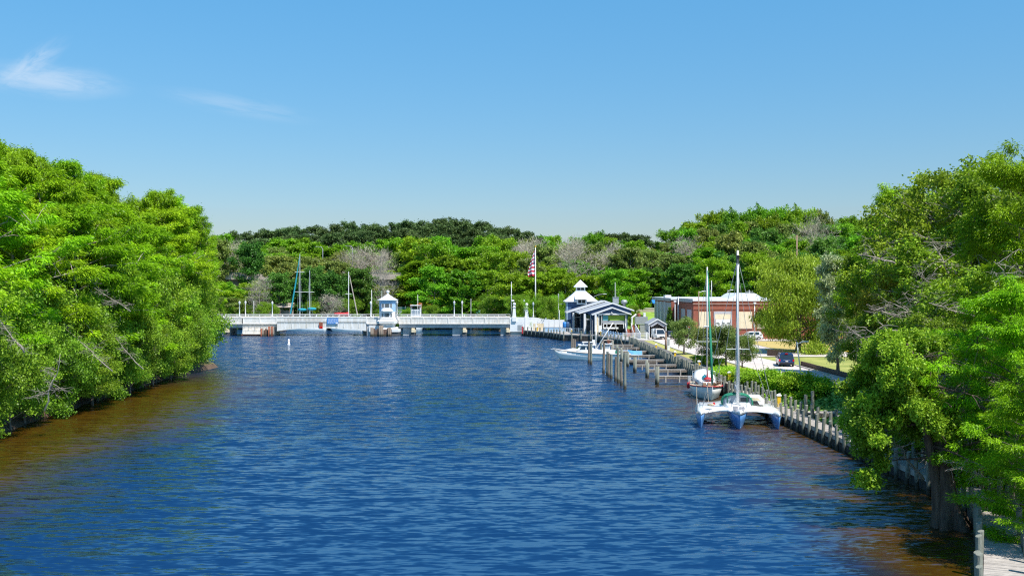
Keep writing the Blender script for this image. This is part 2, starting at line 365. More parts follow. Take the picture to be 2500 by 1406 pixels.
proto('magn', seed=103, H=14, Rr=3.6, cb=.1, style='round', nleaf=int(26000*QT), leaf=.22, leafmat_=L['magn'], bark=M['bark'], nl=30, clump=.24, flat=.7, trunk_r=.25, sub=4)
for i in range(2):
    proto('shrub%d' % i, seed=105+i, H=1.9, Rr=1.5, cb=.05, style='round', nleaf=int(7000*QT), leaf=.13, leafmat_=L['shrub'], bark=M['bark'], nl=18, clump=.33, flat=.8, trunk_r=.05, sub=3)

# ------------------------------------------------------------------ terrain, water
RIV = [(-42,-30),(-42,84),(-44,110),(-45.3,140),(-44.2,155),(-52,166),(-66,196),(-80,232),(-84,262),(-150,268),(-230,290),(-230,330),(-90,300),(-30,303),(-6,296),(-1,270),(1.5,262),(8.8,245),(12,235),(19.3,231.5),(23,216),(24.6,206),(24.6,113),(31,108),(31,60),(30,30),(28,-30)]
def sdf(px, py, poly):
    n = len(poly); d = np.full(px.shape, 1e9); ins = np.zeros(px.shape, bool)
    for i in range(n):
        ax, ay = poly[i]; bx, by = poly[(i+1) % n]
        ex, ey = bx-ax, by-ay; wx, wy = px-ax, py-ay
        t = np.clip((wx*ex+wy*ey)/(ex*ex+ey*ey), 0, 1)
        d = np.minimum(d, np.hypot(wx-ex*t, wy-ey*t))
        c = ((ay <= py) & (by > py)) | ((by <= py) & (ay > py))
        with np.errstate(divide='ignore', invalid='ignore'):
            xx = ax+(py-ay)*ex/(ey if ey else 1e-9)
        ins ^= c & (px < xx)
    return np.where(ins, -d, d)
def sstep(a, b, x): t = np.clip((x-a)/(b-a), 0, 1); return t*t*(3-2*t)
def height(x, y):
    x = np.asarray(x, float); y = np.asarray(y, float)
    d = sdf(x, y, RIV)
    base = np.where(x > 15, 1.35, .9)
    slope = np.where((x > 20) & (y < 112), 4.0, 1.2)
    z = -1.0+(base+1.0)*sstep(-.6, 1., d/slope)
    z += np.where((x > 20) & (y < 112) & (d > -1) & (d < 5), .12*np.sin(x*2.1+y*.7)*np.cos(y*1.3), 0)
    z += np.where(d > 1, sstep(262, 420, y)*8.5, 0)
    z += np.where((d > 0) & (x < 0), .15*np.sin(x*.7)*np.cos(y*.5), 0)
    return z
def hz(x, y): return float(height(np.array([x]), np.array([y]))[0])
def terrain():
    xs = np.concatenate([np.linspace(-1600,-260,12), np.linspace(-240,-90,16), np.arange(-88,-36,1.3), np.linspace(-35,-4,10), np.arange(-3,46,1.0), np.linspace(48,150,35), np.linspace(170,1600,12)])
    ys = np.concatenate([np.linspace(-300,20,8), np.arange(25,272,1.6), np.linspace(274,460,60), np.linspace(500,3000,12)])
    X, Y = np.meshgrid(xs, ys); Z = height(X.ravel(), Y.ravel()).reshape(X.shape)
    V = np.column_stack([X.ravel(), Y.ravel(), Z.ravel()]); nx = len(xs); ny = len(ys)
    i = np.arange(nx*ny).reshape(ny, nx)
    Fq = np.stack([i[:-1,:-1], i[:-1,1:], i[1:,1:], i[1:,:-1]], -1).reshape(-1,4)
    m = bpy.data.materials.new('ground'); n, l = nodes(m); b = n['Principled BSDF']; b.inputs['Roughness'].default_value = .95
    g = n.new('ShaderNodeNewGeometry'); sp = n.new('ShaderNodeSeparateXYZ'); l.new(g.outputs['Position'], sp.inputs[0])
    nz = n.new('ShaderNodeTexNoise'); nz.inputs['Scale'].default_value = .25; nz.inputs['Detail'].default_value = 8; l.new(g.outputs['Position'], nz.inputs['Vector'])
    rp = n.new('ShaderNodeValToRGB'); rp.color_ramp.elements[0].color = (.20,.24,.04,1); rp.color_ramp.elements[1].color = (.36,.36,.09,1)
    rp.color_ramp.elements[0].position = .35; rp.color_ramp.elements[1].position = .65; l.new(nz.outputs['Fac'], rp.inputs[0])
    mr = n.new('ShaderNodeMapRange'); mr.inputs[1].default_value = .55; mr.inputs[2].default_value = .95; l.new(sp.outputs[2], mr.inputs[0])
    mx = n.new('ShaderNodeMix'); mx.data_type = 'RGBA'; mx.inputs[6].default_value = (.11,.07,.045,1); l.new(mr.outputs[0], mx.inputs[0]); l.new(rp.outputs[0], mx.inputs[7])
    l.new(mx.outputs[2], b.inputs['Base Color'])
    bp = n.new('ShaderNodeBump'); bp.inputs['Strength'].default_value = .6; bp.inputs['Distance'].default_value = .2
    n2 = n.new('ShaderNodeTexNoise'); n2.inputs['Scale'].default_value = 6; l.new(g.outputs['Position'], n2.inputs['Vector']); l.new(n2.outputs['Fac'], bp.inputs['Height']); l.new(bp.outputs[0], b.inputs['Normal'])
    me = fast_mesh('ground', V, Fq, m); me.polygons.foreach_set('use_smooth', [True]*len(me.polygons))
    o = bpy.data.objects.new('ground', me); C.objects.link(o); tag(o, kind='structure')
terrain()
WAVES = ((.55,.33,1,.1,.2,.5,3),(2.1,.26,2,-.08,.5,2.0,11),(5.0,.30,1,.12,.6,1.3,23))
def water():
    m = bpy.data.materials.new('river_water'); n, l = nodes(m); b = n['Principled BSDF']
    b.inputs['Roughness'].default_value = .11; b.inputs['IOR'].default_value = 2.5; b.inputs['Specular Tint'].default_value = (.50,.84,1,1)  # blue specular tint puts extra sky colour into the reflections
    g = n.new('ShaderNodeNewGeometry')
    # tannin-brown where bank trees reflect; elsewhere sky reflection painted in as blue body colour
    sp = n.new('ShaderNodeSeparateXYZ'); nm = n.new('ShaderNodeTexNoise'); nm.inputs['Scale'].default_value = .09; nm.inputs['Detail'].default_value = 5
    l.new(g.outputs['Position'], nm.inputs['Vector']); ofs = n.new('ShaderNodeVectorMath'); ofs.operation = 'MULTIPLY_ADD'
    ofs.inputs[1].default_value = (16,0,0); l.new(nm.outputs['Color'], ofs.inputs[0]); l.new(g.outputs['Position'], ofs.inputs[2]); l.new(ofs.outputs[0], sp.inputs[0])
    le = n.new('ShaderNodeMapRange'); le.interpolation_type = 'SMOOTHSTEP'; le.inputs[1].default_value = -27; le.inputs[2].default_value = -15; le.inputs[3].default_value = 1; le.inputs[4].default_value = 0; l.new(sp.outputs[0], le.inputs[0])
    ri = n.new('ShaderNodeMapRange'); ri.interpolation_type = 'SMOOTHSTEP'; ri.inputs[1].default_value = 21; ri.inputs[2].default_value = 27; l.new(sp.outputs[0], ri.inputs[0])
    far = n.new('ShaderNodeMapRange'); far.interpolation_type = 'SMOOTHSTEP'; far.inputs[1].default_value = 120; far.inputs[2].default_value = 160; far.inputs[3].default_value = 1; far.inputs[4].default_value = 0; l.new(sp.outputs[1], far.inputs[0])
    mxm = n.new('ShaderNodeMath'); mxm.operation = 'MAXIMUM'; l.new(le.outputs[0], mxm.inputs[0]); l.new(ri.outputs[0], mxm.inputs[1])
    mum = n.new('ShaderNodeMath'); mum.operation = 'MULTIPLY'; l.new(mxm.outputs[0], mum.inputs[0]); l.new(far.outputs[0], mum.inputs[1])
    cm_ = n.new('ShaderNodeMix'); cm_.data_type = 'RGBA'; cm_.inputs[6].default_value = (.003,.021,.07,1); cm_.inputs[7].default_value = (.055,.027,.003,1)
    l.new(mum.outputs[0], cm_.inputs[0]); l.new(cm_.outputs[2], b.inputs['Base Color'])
    # wave slopes taken straight from stretched noise: long crests across the river, steep faces towards the viewer side
    gu = n.new('ShaderNodeTexNoise'); gu.inputs['Scale'].default_value = .03; gu.inputs['Detail'].default_value = 4
    mg = n.new('ShaderNodeMapping'); mg.inputs['Scale'].default_value = (1,.4,1); l.new(g.outputs['Position'], mg.inputs['Vector']); l.new(mg.outputs[0], gu.inputs['Vector'])
    gm = n.new('ShaderNodeMapRange'); gm.inputs[1].default_value = .35; gm.inputs[2].default_value = .65; gm.inputs[3].default_value = .6; gm.inputs[4].default_value = 1.35
    l.new(gu.outputs['Fac'], gm.inputs[0])
    total = None
    for sc, sx, de, ro, ax, ay, seed in WAVES:
        mp = n.new('ShaderNodeMapping'); mp.inputs['Scale'].default_value = (sx,1,1); mp.inputs['Rotation'].default_value = (0,0,ro); mp.inputs['Location'].default_value = (seed,seed*2,0)
        l.new(g.outputs['Position'], mp.inputs['Vector'])
        t = n.new('ShaderNodeTexNoise'); t.inputs['Scale'].default_value = sc; t.inputs['Detail'].default_value = de; t.inputs['Roughness'].default_value = .55; t.inputs['Distortion'].default_value = .3
        l.new(mp.outputs[0], t.inputs['Vector'])
        s_ = n.new('ShaderNodeVectorMath'); s_.operation = 'SUBTRACT'; s_.inputs[1].default_value = (.5,.5,.5); l.new(t.outputs['Color'], s_.inputs[0])
        m_ = n.new('ShaderNodeVectorMath'); m_.operation = 'MULTIPLY'; m_.inputs[1].default_value = (ax,ay,0); l.new(s_.outputs[0], m_.inputs[0])
        if total:
            ad = n.new('ShaderNodeVectorMath'); ad.operation = 'ADD'; l.new(total, ad.inputs[0]); l.new(m_.outputs[0], ad.inputs[1]); total = ad.outputs[0]
        else: total = m_.outputs[0]
    gs = n.new('ShaderNodeVectorMath'); gs.operation = 'SCALE'; l.new(total, gs.inputs[0]); l.new(gm.outputs[0], gs.inputs['Scale'])
    cl = n.new('ShaderNodeVectorMath'); cl.operation = 'MINIMUM'; cl.inputs[1].default_value = (9,.15,9); l.new(gs.outputs[0], cl.inputs[0]); gs = cl
    up = n.new('ShaderNodeVectorMath'); up.operation = 'ADD'; up.inputs[1].default_value = (0,-.13,1); l.new(gs.outputs[0], up.inputs[0])
    no = n.new('ShaderNodeVectorMath'); no.operation = 'NORMALIZE'; l.new(up.outputs[0], no.inputs[0]); l.new(no.outputs[0], b.inputs['Normal'])
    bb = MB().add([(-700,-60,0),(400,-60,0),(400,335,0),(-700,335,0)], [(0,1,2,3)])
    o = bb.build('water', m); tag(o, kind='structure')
water()

# ------------------------------------------------------------------ world, sun, camera
SUN = Vector((.44,-.50,1.15)).normalized()
el = math.asin(SUN.z); az = math.atan2(SUN.x, SUN.y)
w = bpy.data.worlds.new('World'); scene.world = w; w.use_nodes = True
n, l = w.node_tree.nodes, w.node_tree.links
bg = n['Background']; bg.inputs['Strength'].default_value = .105
sk = n.new('ShaderNodeTexSky'); sk.sky_type = 'NISHITA'; sk.sun_disc = False; sk.sun_elevation = el; sk.sun_rotation = az
sk.air_density = 1.15; sk.dust_density = .1; sk.ozone_density = 3.2
hs = n.new('ShaderNodeHueSaturation'); hs.inputs['Saturation'].default_value = 1.24; hs.inputs['Hue'].default_value = .492; l.new(sk.outputs[0], hs.inputs['Color'])
tc = n.new('ShaderNodeTexCoord')
# two thin wisps of cloud low in the left of the sky
def wisp(cx, cz, rx, rz_, tilt, thr, seed):
    mp = n.new('ShaderNodeMapping'); mp.vector_type = 'TEXTURE'; mp.inputs['Location'].default_value = (cx,1,cz); mp.inputs['Rotation'].default_value = (0,tilt,0); mp.inputs['Scale'].default_value = (rx,3,rz_)
    dv = n.new('ShaderNodeVectorMath'); dv.operation = 'DIVIDE'; sp = n.new('ShaderNodeSeparateXYZ'); cb = n.new('ShaderNodeCombineXYZ')
    l.new(tc.outputs['Generated'], sp.inputs[0])
    for k in range(3): l.new(sp.outputs[1], cb.inputs[k])
    l.new(tc.outputs['Generated'], dv.inputs[0]); l.new(cb.outputs[0], dv.inputs[1]); l.new(dv.outputs[0], mp.inputs['Vector'])
    ln = n.new('ShaderNodeVectorMath'); ln.operation = 'LENGTH'; l.new(mp.outputs[0], ln.inputs[0])
    fa = n.new('ShaderNodeMapRange'); fa.interpolation_type = 'SMOOTHSTEP'; fa.inputs[1].default_value = 1.; fa.inputs[2].default_value = 0.; fa.inputs[3].default_value = 0; fa.inputs[4].default_value = 1
    l.new(ln.outputs['Value'], fa.inputs[0])
    nz = n.new('ShaderNodeTexNoise'); nz.noise_dimensions = '4D'; nz.inputs['W'].default_value = seed; nz.inputs['Scale'].default_value = 1.6; nz.inputs['Detail'].default_value = 7; nz.inputs['Roughness'].default_value = .6; nz.inputs['Distortion'].default_value = .6
    l.new(mp.outputs[0], nz.inputs['Vector'])
    fr = n.new('ShaderNodeMapRange'); fr.interpolation_type = 'SMOOTHSTEP'; fr.inputs[1].default_value = thr; fr.inputs[2].default_value = thr+.3; l.new(nz.outputs['Fac'], fr.inputs[0])
    mu = n.new('ShaderNodeMath'); mu.operation = 'MULTIPLY'; l.new(fa.outputs[0], mu.inputs[0]); l.new(fr.outputs[0], mu.inputs[1])
    gt = n.new('ShaderNodeMath'); gt.operation = 'GREATER_THAN'; gt.inputs[1].default_value = 0.01; l.new(sp.outputs[1], gt.inputs[0])
    m2 = n.new('ShaderNodeMath'); m2.operation = 'MULTIPLY'; l.new(mu.outputs[0], m2.inputs[0]); l.new(gt.outputs[0], m2.inputs[1])
    return m2.outputs[0]
spz = n.new('ShaderNodeSeparateXYZ'); l.new(tc.outputs['Generated'], spz.inputs[0])
dim = n.new('ShaderNodeMapRange'); dim.inputs[1].default_value = 0; dim.inputs[2].default_value = .34; dim.inputs[3].default_value = 0; dim.inputs[4].default_value = 1; l.new(spz.outputs[2], dim.inputs[0])
dcl = n.new('ShaderNodeMix'); dcl.data_type = 'RGBA'; dcl.inputs[6].default_value = (.50,.495,.63,1); dcl.inputs[7].default_value = (.86,1.12,1.17,1); l.new(dim.outputs[0], dcl.inputs[0])
dmx = n.new('ShaderNodeVectorMath'); dmx.operation = 'MULTIPLY'; l.new(hs.outputs[0], dmx.inputs[0]); l.new(dcl.outputs[2], dmx.inputs[1])
col = dmx.outputs[0]
for args, amt in (((-.455,.203,.10,.022,.10,.30,1.3),.36), ((-.468,.220,.05,.016,-.6,.28,4.1),.28), ((-.27,.178,.10,.014,.18,.33,8.2),.15)):
    s_ = wisp(*args); mu = n.new('ShaderNodeMath'); mu.operation = 'MULTIPLY'; mu.inputs[1].default_value = amt; l.new(s_, mu.inputs[0])
    mx = n.new('ShaderNodeMix'); mx.data_type = 'RGBA'; mx.inputs[7].default_value = (6.6,6.7,7.0,1); l.new(mu.outputs[0], mx.inputs[0]); l.new(col, mx.inputs[6]); col = mx.outputs[2]
l.new(col, bg.inputs['Color'])
sd = bpy.data.lights.new('sun', 'SUN'); sd.energy = 4.9; sd.angle = R(.53); sd.color = (1,.955,.88)
so = bpy.data.objects.new('sun', sd); C.objects.link(so); so.rotation_euler = SUN.to_track_quat('Z','Y').to_euler(); so.location = (60,-40,120)
cam = bpy.data.cameras.new('camera'); cam.lens = 36; cam.sensor_width = 36; cam.clip_end = 6000; cam.clip_start = .5
co = bpy.data.objects.new('camera', cam); C.objects.link(co); co.location = (0,0,CAMZ); co.rotation_euler = (R(90),0,0); scene.camera = co
scene.view_settings.view_transform = 'Standard'; scene.view_settings.look = 'None'; scene.view_settings.exposure = .5
scene.cycles.use_denoising = False; scene.cycles.filter_width = 1.2; scene.cycles.max_bounces = 6; scene.cycles.transparent_max_bounces = 4
# ------------------------------------------------------------------ roads and ground sheets
def sheet(name, poly, z, m, kind='structure', th=None):
    b = MB()
    if th: b.prism(poly, z-th, z)
    else: b.add([(x,y,z) for x,y in poly], [tuple(range(len(poly)))])
    return tag(b.build(name, m), kind=kind)
sheet('road', [(38.6,95),(38.6,139),(37.6,158),(36.5,180),(36.0,222),(28.6,222),(28.3,176),(28.8,161),(30.6,150),(31.2,133),(32.6,123),(34.4,110),(35,95)], 1.42, M['asphaltpale'])
sheet('parking_area', [(36.0,168),(37.6,158),(70,158),(70,166),(47,172),(44.5,205),(70,205),(70,214),(36.0,214)], 1.416, M['asphaltpale'])
sheet('dry_field', [(45.5,170.5),(74,167),(74,203),(45.5,203)], 1.45, M['drygrass'])
b = MB()
for (x0,y0),(x1,y1) in (((28.3,205),(28.3,176)),((28.3,176),(28.8,161)),((28.8,161),(30.6,150)),((30.6,150),(31.2,133)),((31.2,133),(32.6,123)),((32.6,123),(34.4,110))):
    d = Vector((y1-y0, x0-x1, 0)).normalized()*.12
    b.prism([(x0-d.x,y0-d.y),(x1-d.x,y1-d.y),(x1+d.x,y1+d.y),(x0+d.x,y0+d.y)], 1.2, 1.52)
tag(b.build('kerb', M['kerb']), kind='structure')
b = MB()
b.box(46.2,70,169.6,170.2,1.3,1.62)
b.prism([(43.2,175),(46.2,169.6),(46.7,169.9),(43.7,175.2)],1.3,1.62)
tag(b.build('kerb', M['kerby']), kind='structure')
sheet('grass_verge', [(26.4,113),(33.9,110),(32.4,123),(31.0,133),(30.4,150),(28.6,161),(28.1,176),(28.1,205),(26.4,205)], 1.43, M['grass'])
sheet('promenade', [(24.0,113),(26.4,113),(26.4,206),(22.5,216.5),(19.2,231.6),(15.2,236),(14.9,233.8),(18.4,229.6),(21.8,214.6),(24.0,204.7)], 1.47, M['asphalt'], th=1.4)
sheet('lawn', [(33,252),(46,252),(60,330),(30,330)], 0, M['lawn']).location.z = 0
lw = bpy.data.objects['lawn']
# drape the far lawn over the rising ground
b = MB(); nx, ny = 12, 24
for j in range(ny+1):
    for i in range(nx+1):
        x = 28+i*(34/nx); y = 246+j*(90/ny); b.v.append((x, y, hz(x,y)+.06))
for j in range(ny):
    for i in range(nx): q = j*(nx+1)+i; b.f.append([q,q+1,q+nx+2,q+nx+1]); b.mi.append(0)
lw.data = b.mesh('lawn', M['lawn'], True)

# ------------------------------------------------------------------ the white drawbridge
YB = 258.0
def BX(px): return (px-1250)*YB/F
br = thing('bridge', 'long white concrete drawbridge crossing the river on squat piers', 'bridge', (-35, YB+4, 0))
def bloc(fn):
    b = MB(); fn(b); ox, oy = -35, YB+4
    b.v = [(x-ox, y-oy, z) for x, y, z in b.v]; return b
def bp(name, m, fn, parent=br, smooth=False): return bloc(fn).build(name, m, parent, smooth=smooth)
XL, XH, XT, XR = BX(470), BX(592), BX(676), -.5      # left end, bascule house, draw-span, right end
X1, X2 = BX(894), BX(974)
bp('deck', M['asphaltpale'], lambda b: b.box(XL,XT-.05,YB+.5,YB+8.5,3.0,3.7)); bp('deck', M['asphaltpale'], lambda b: b.box(X1+.05,XR,YB+.5,YB+8.5,3.0,3.7))
def parapet(b, x0, x1, y0=YB, th=.34, pan=2.95):
    b.box(x0,x1,y0+.06,y0+th-.06,3.0,4.42)
    b.box(x0,x1,y0-.02,y0+th+.02,4.42,4.66); b.box(x0,x1,y0-.05,y0+th+.05,2.9,3.12)
    k = max(1,int((x1-x0)/pan))
    for i in range(k+1):
        x = x0+(x1-x0)*i/k; b.box(x-.14,x+.14,y0-.035,y0+th+.035,3.121,4.419)
bp('parapet', M['streak'], lambda b: parapet(b, X2, XR))
bp('parapet', M['streak'], lambda b: parapet(b, XL, XH))
bp('parapet', M['conc'], lambda b: parapet(b, XH+.1, XT-.1, pan=4.2))
bp('parapet', M['conc'], lambda b: parapet(b, X1+.1, BX(922), pan=1.5))
bp('parapet', M['conc'], lambda b: parapet(b, XL, XT-.1, YB+8.4)); bp('parapet', M['conc'], lambda b: parapet(b, X1+.1, XR, YB+8.4))
def rail(b, x0, x1, y, z0=4.66, z1=5.18, st=1.5):
    b.box(x0,x1,y-.05,y+.05,z1-.09,z1); k = int((x1-x0)/st)
    for i in range(k+1): x = x0+(x1-x0)*i/k; b.box(x-.05,x+.05,y-.04,y+.04,z0,z1-.09)
bp('railing', M['white'], lambda b: rail(b, X2, XR-1.0, YB+.17, st=2.95))
bp('railing', M['white'], lambda b: rail(b, XL, XT, YB+.17, st=2.95))
bp('railing', M['white'], lambda b: (rail(b, XL, XR, YB+8.57, st=2.95)))
bp('girder', M['greyc'], lambda b: [b.box(XL,XH,YB+y,YB+y+.45,1.95,2.99) for y in (.5,3.2,5.8,7.9)])
bp('girder', M['greyc'], lambda b: [b.box(X2,XR,YB+y,YB+y+.45,1.95,2.99) for y in (.5,3.2,5.8,7.9)])
def pier(px0, px1, cap):
    x0, x1 = BX(px0), BX(px1); p = bp('pier', M['greyc'], lambda b: (b.box(x0,x1,YB+1.1,YB+8,-1.5,1.94),))
    bp('pier', M['cream'], lambda b: (b.prism([(BX(cap)-.62,YB+.2),(BX(cap)-.35,YB-.35),(BX(cap)+.35,YB-.35),(BX(cap)+.62,YB+.2),(BX(cap)+.62,YB+1.08),(BX(cap)-.62,YB+1.08)], .85, 1.55),
        b.box(BX(cap)-.38,BX(cap)+.38,YB+.1,YB+1.0,1.551,1.9)))
    bp('pier', M['darkc'], lambda b: b.box(BX(cap)-.55,BX(cap)+.55,YB-.1,YB+1.05,-1.5,.849))
for a in ((983,1009,1008.5),(1104,1137,1134),(540,558,553),(1222,1246,1240)): pier(*a)
# bascule span
sp_ = bp('bascule_span', M['whitestain'], lambda b: (b.box(XT,X1,YB+.35,YB+8.2,3.3,3.72), b.box(XT,X1,YB+.0,YB+.3,3.45,4.55), b.box(XT,X1,YB-.06,YB+.36,4.551,4.7), b.box(XT,X1,YB+8.2,YB+8.5,3.45,4.6)))
def arch(b, y0, y1):
    k = 16; top = [(XT+(X1-XT)*i/k, 3.3) for i in range(k+1)]
    bot = [(XT+(X1-XT)*i/k, 1.15+.75*math.sin(PI*i/k)**.8*(1 if i/k<.5 else 1)) for i in range(k+1)]
    b.prismY(top+bot[::-1], y0, y1)
q = bp('girder', M['whitestain'], lambda b: (arch(b, YB+.1, YB+.4), arch(b, YB+7.9, YB+8.2), [b.box(XT+(X1-XT)*i/12-.05, XT+(X1-XT)*i/12+.05, YB+.03, YB+.099, 2.0, 3.29) for i in range(1,12)], b.box(XT,X1,YB+.02,YB+.098,3.2,3.3)))
bp('baluster', M['tanc'], lambda b: [b.box(BX(695)+i*.33,BX(695)+i*.33+.1,YB-.03,YB-.002,3.75,4.45) for i in range(30)])
bp('railing', M['white'], lambda b: rail(b, XT, X1, YB+.15, z0=4.7, z1=5.15, st=1.4))
bp('navigation_light', M['rust'], lambda b: (b.box(BX(779.5),BX(788),YB-.25,YB-.0,1.75,3.3), ))
bp('navigation_light', M['lampred'], lambda b: (b.lathe([(.0,1.85),(.22,1.9),(.22,2.3),(0,2.35)],BX(782),YB-.42,8), b.lathe([(.0,1.85),(.22,1.9),(.22,2.3),(0,2.35)],BX(786.5),YB-.42,8)))
# bascule piers
bp('bascule_pier', M['streak'], lambda b: (b.box(XH,XT-.2,YB+.5,YB+8,2.2,2.99), b.box(XH,XT-1.0,YB+.2,YB+8,-1.5,2.19), b.box(XH+.2,XT-1.4,YB-.9,YB+.19,.55,1.5), b.prism([(XH-.1,YB-.8),(XH+.5,YB-1.4),(XT-1.4,YB-1.4),(XT-1,YB-.8),(XT-1,YB+.1),(XH-.1,YB+.1)],.42,.55)))
bp('bascule_pier', M['rust'], lambda b: b.box(XH+.1,XT-1.2,YB-1.2,YB-.0,-1.5,.419))
bp('pipe_rail', M['grey'], lambda b: [b.tube([(XH+.2,YB-1.0,z),(XT-1,YB-1.0,z)],.05,6) for z in (2.0,2.45)]+[b.cyl(XH+.3+i*1.5,YB-1.0,1.5,2.45,.05,n=6) for i in range(5)])
bp('bascule_pier', M['greyc'], lambda b: (b.box(X1+.15,BX(925),YB+.2,YB+8,-1.5,2.99), b.box(X1-1.2,X1+.14,YB+3,YB+8,-1.5,2.0)))
bp('bascule_pier', M['white'], lambda b: (b.box(BX(901),BX(925),YB-.3,YB+.19,1.0,2.5), b.prism([(BX(925)-.1,YB-2.0),(BX(974),YB-2.0),(BX(978),YB-.8),(BX(978),YB+2),(BX(925)-.1,YB+2)],1.0,1.7), b.box(BX(927),BX(972),YB-1.6,YB+2,1.701,2.2)))
bp('bascule_pier', M['darkc'], lambda b: b.prism([(BX(925),YB-1.8),(BX(973),YB-1.8),(BX(977),YB-.7),(BX(977),YB+2),(BX(925),YB+2)],-1.5,.999))
# timber fenders standing in the water
def fender(px0, px1, y, ztop, n, clumps, label, rusty):
    t = thing('timber_fender', label, 'fender', (BX((px0+px1)/2), y, 0), group=None)
    x0, x1 = BX(px0)-t.location.x, BX(px1)-t.location.x
    P(t, 'planking', M['oldwood'], lambda b: [b.box(x0+(x1-x0)*i/n+.02, x0+(x1-x0)*(i+1)/n-.02, -.1+.08*math.sin(i*5), .2, -1.5, ztop*(.86+.1*math.sin(i*2.3))) for i in range(n)])
    for cx, nn, hh in clumps:
        for k in range(nn):
            P(t, 'pile', M['rust'] if rusty and k % 2 == 0 else M['pilebrown'], lambda b: b.tube([(BX(cx)-t.location.x+(k-nn/2)*.42,-.55-.15*(k % 2),-1.5),(BX(cx)-t.location.x+(k-nn/2)*.36,-.45,hh)],[.24,.2],8), smooth=True)
fender(641,672,YB-2.2,2.0,9,((670,4,2.45),(648,2,1.9)),'tarred timber fender with rusty piles below the left end of the drawspan',True)
fender(912,960,YB-3.4,2.1,12,((937,3,2.7),(957,2,2.2),(915,2,2.2)),'brown timber fender standing in the water before the bridge house',False)
# sign on the span: white lettering too small to read in the photograph
sg = thing('bridge_sign', 'blue rectangular sign with rows of white text on the drawspan girder', 'sign', (BX(812.5), YB-.1, 0))
P(sg, 'board', M['signblue'], lambda b: b.box(-1.42,1.42,-.12,-.04,2.95,4.42))
def rows(b):
    rnd = random.Random(3)
    for r in range(5):
        x = -1.2
        while x < (1.2 if r < 4 else .3):
            wd = rnd.uniform(.15,.4); b.box(x,min(x+wd,1.28),-.128,-.1201,4.2-r*.25,4.28-r*.25); x += wd+.1
    b.box(.75,1.3,-.128,-.1201,3.02,3.32)
P(sg, 'lettering', M['white'], rows)
P(sg, 'bracket', M['grey'], lambda b: b.box(-1.2,-1.1,-.039,.14,3.2,4.2)); P(sg, 'bracket', M['grey'], lambda b: b.box(1.1,1.2,-.039,.14,3.2,4.2))

# control house
def oct_(x0, x1, y0, y1, c): return [(x0+c,y0),(x1-c,y0),(x1,y0+c),(x1,y1-c),(x1-c,y1),(x0+c,y1),(x0,y1-c),(x0,y0+c)]
hc = (BX(946.5), YB+.4)
ch = thing('bridge_house', 'small white two storey bridge tender house with pyramid roof and ball finial', 'bridge house', (hc[0], hc[1], 0))
P(ch, 'base', M['conc'], lambda b: (b.loft([[(x,y,z) for x,y in oct_(-a,a,-a,a,c)] for z,a,c in ((2.2,1.75,.5),(3.0,1.95,.55),(3.1,2.45,.6),(3.7,2.5,.6),(3.95,2.25,.6),(4.45,2.25,.6))])))
P(ch, 'wall', M['white'], lambda b: b.prism(oct_(-1.98,1.98,-1.98,1.98,.62),4.45,6.1))
P(ch, 'wall', M['paleblue'], lambda b: b.prism(oct_(-1.98,1.98,-1.98,1.98,.62),6.1,8.95))
P(ch, 'pent_roof', M['roofwhite'], lambda b: b.loft([[(x,y,z) for x,y in oct_(-a,a,-2.02-e,2.02,.5)] for z,a,e in ((6.15,1.45,.55),(6.3,1.45,.55),(6.95,1.3,.02))]))
def octroof(b):
    prof = ((8.9,2.42),(9.02,2.45),(9.25,1.9),(9.7,1.2),(10.15,.55),(10.5,.16))
    b.loft([[(x,y,z) for x,y in oct_(-a,a,-a,a,a*.33)] for z,a in prof])
P(ch, 'roof', M['roofwhite'], octroof)
P(ch, 'finial', M['white'], lambda b: b.lathe([(.12,10.45),(.16,10.7),(.34,10.85),(.42,11.08),(.34,11.3),(.1,11.42)]), True)
def hwin(x0, x1, z0, z1, nx, dark=True, y=-1.98):
    f = P(ch, 'window', M['white'], lambda b: (b.box(x0-.07,x1+.07,y-.05,y-.003,z0-.07,z1+.07)))
    P(f, 'pane', M['glass'], lambda b: [b.box(x0+(x1-x0)*i/nx+.03, x0+(x1-x0)*(i+1)/nx-.03, y-.07, y-.051, z0+(z1-z0)*j/2+.03, z0+(z1-z0)*(j+1)/2-.02) for i in range(nx) for j in range(2)])
hwin(-.55,.6,7.1,8.05,4); hwin(-1.25,-.75,7.1,8.05,2); hwin(.85,1.25,7.1,8.05,2)
hwin(-.62,.62,4.75,5.7,4); hwin(-1.3,-.85,4.75,5.7,2); hwin(.9,1.28,4.75,5.7,2)
P(ch, 'balcony', M['grey'], lambda b: (b.box(1.985,3.5,-1.0,.8,5.95,6.08), [b.box(1.99+i*.21,2.03+i*.21,-1.0,-.96,6.08,7.1) for i in range(8)], b.box(1.985,3.5,-1.01,-.94,7.1,7.17), b.box(3.44,3.5,-.93,.8,7.1,7.17), b.tube([(2.0,-.9,4.9),(3.4,-.9,5.94)],.06,6), b.tube([(2.0,.6,4.9),(3.4,.6,5.94)],.06,6), b.tube([(2.3,-.9,4.6),(3.4,-.9,5.94)],.05,6)))
P(ch, 'door', M['black'], lambda b: b.box(-2.06,-1.985,-.5,.5,4.5,6.0))
P(ch, 'antenna', M['white'], lambda b: b.cyl(-1.7,1.2,8.9,11.3,.04,n=6))
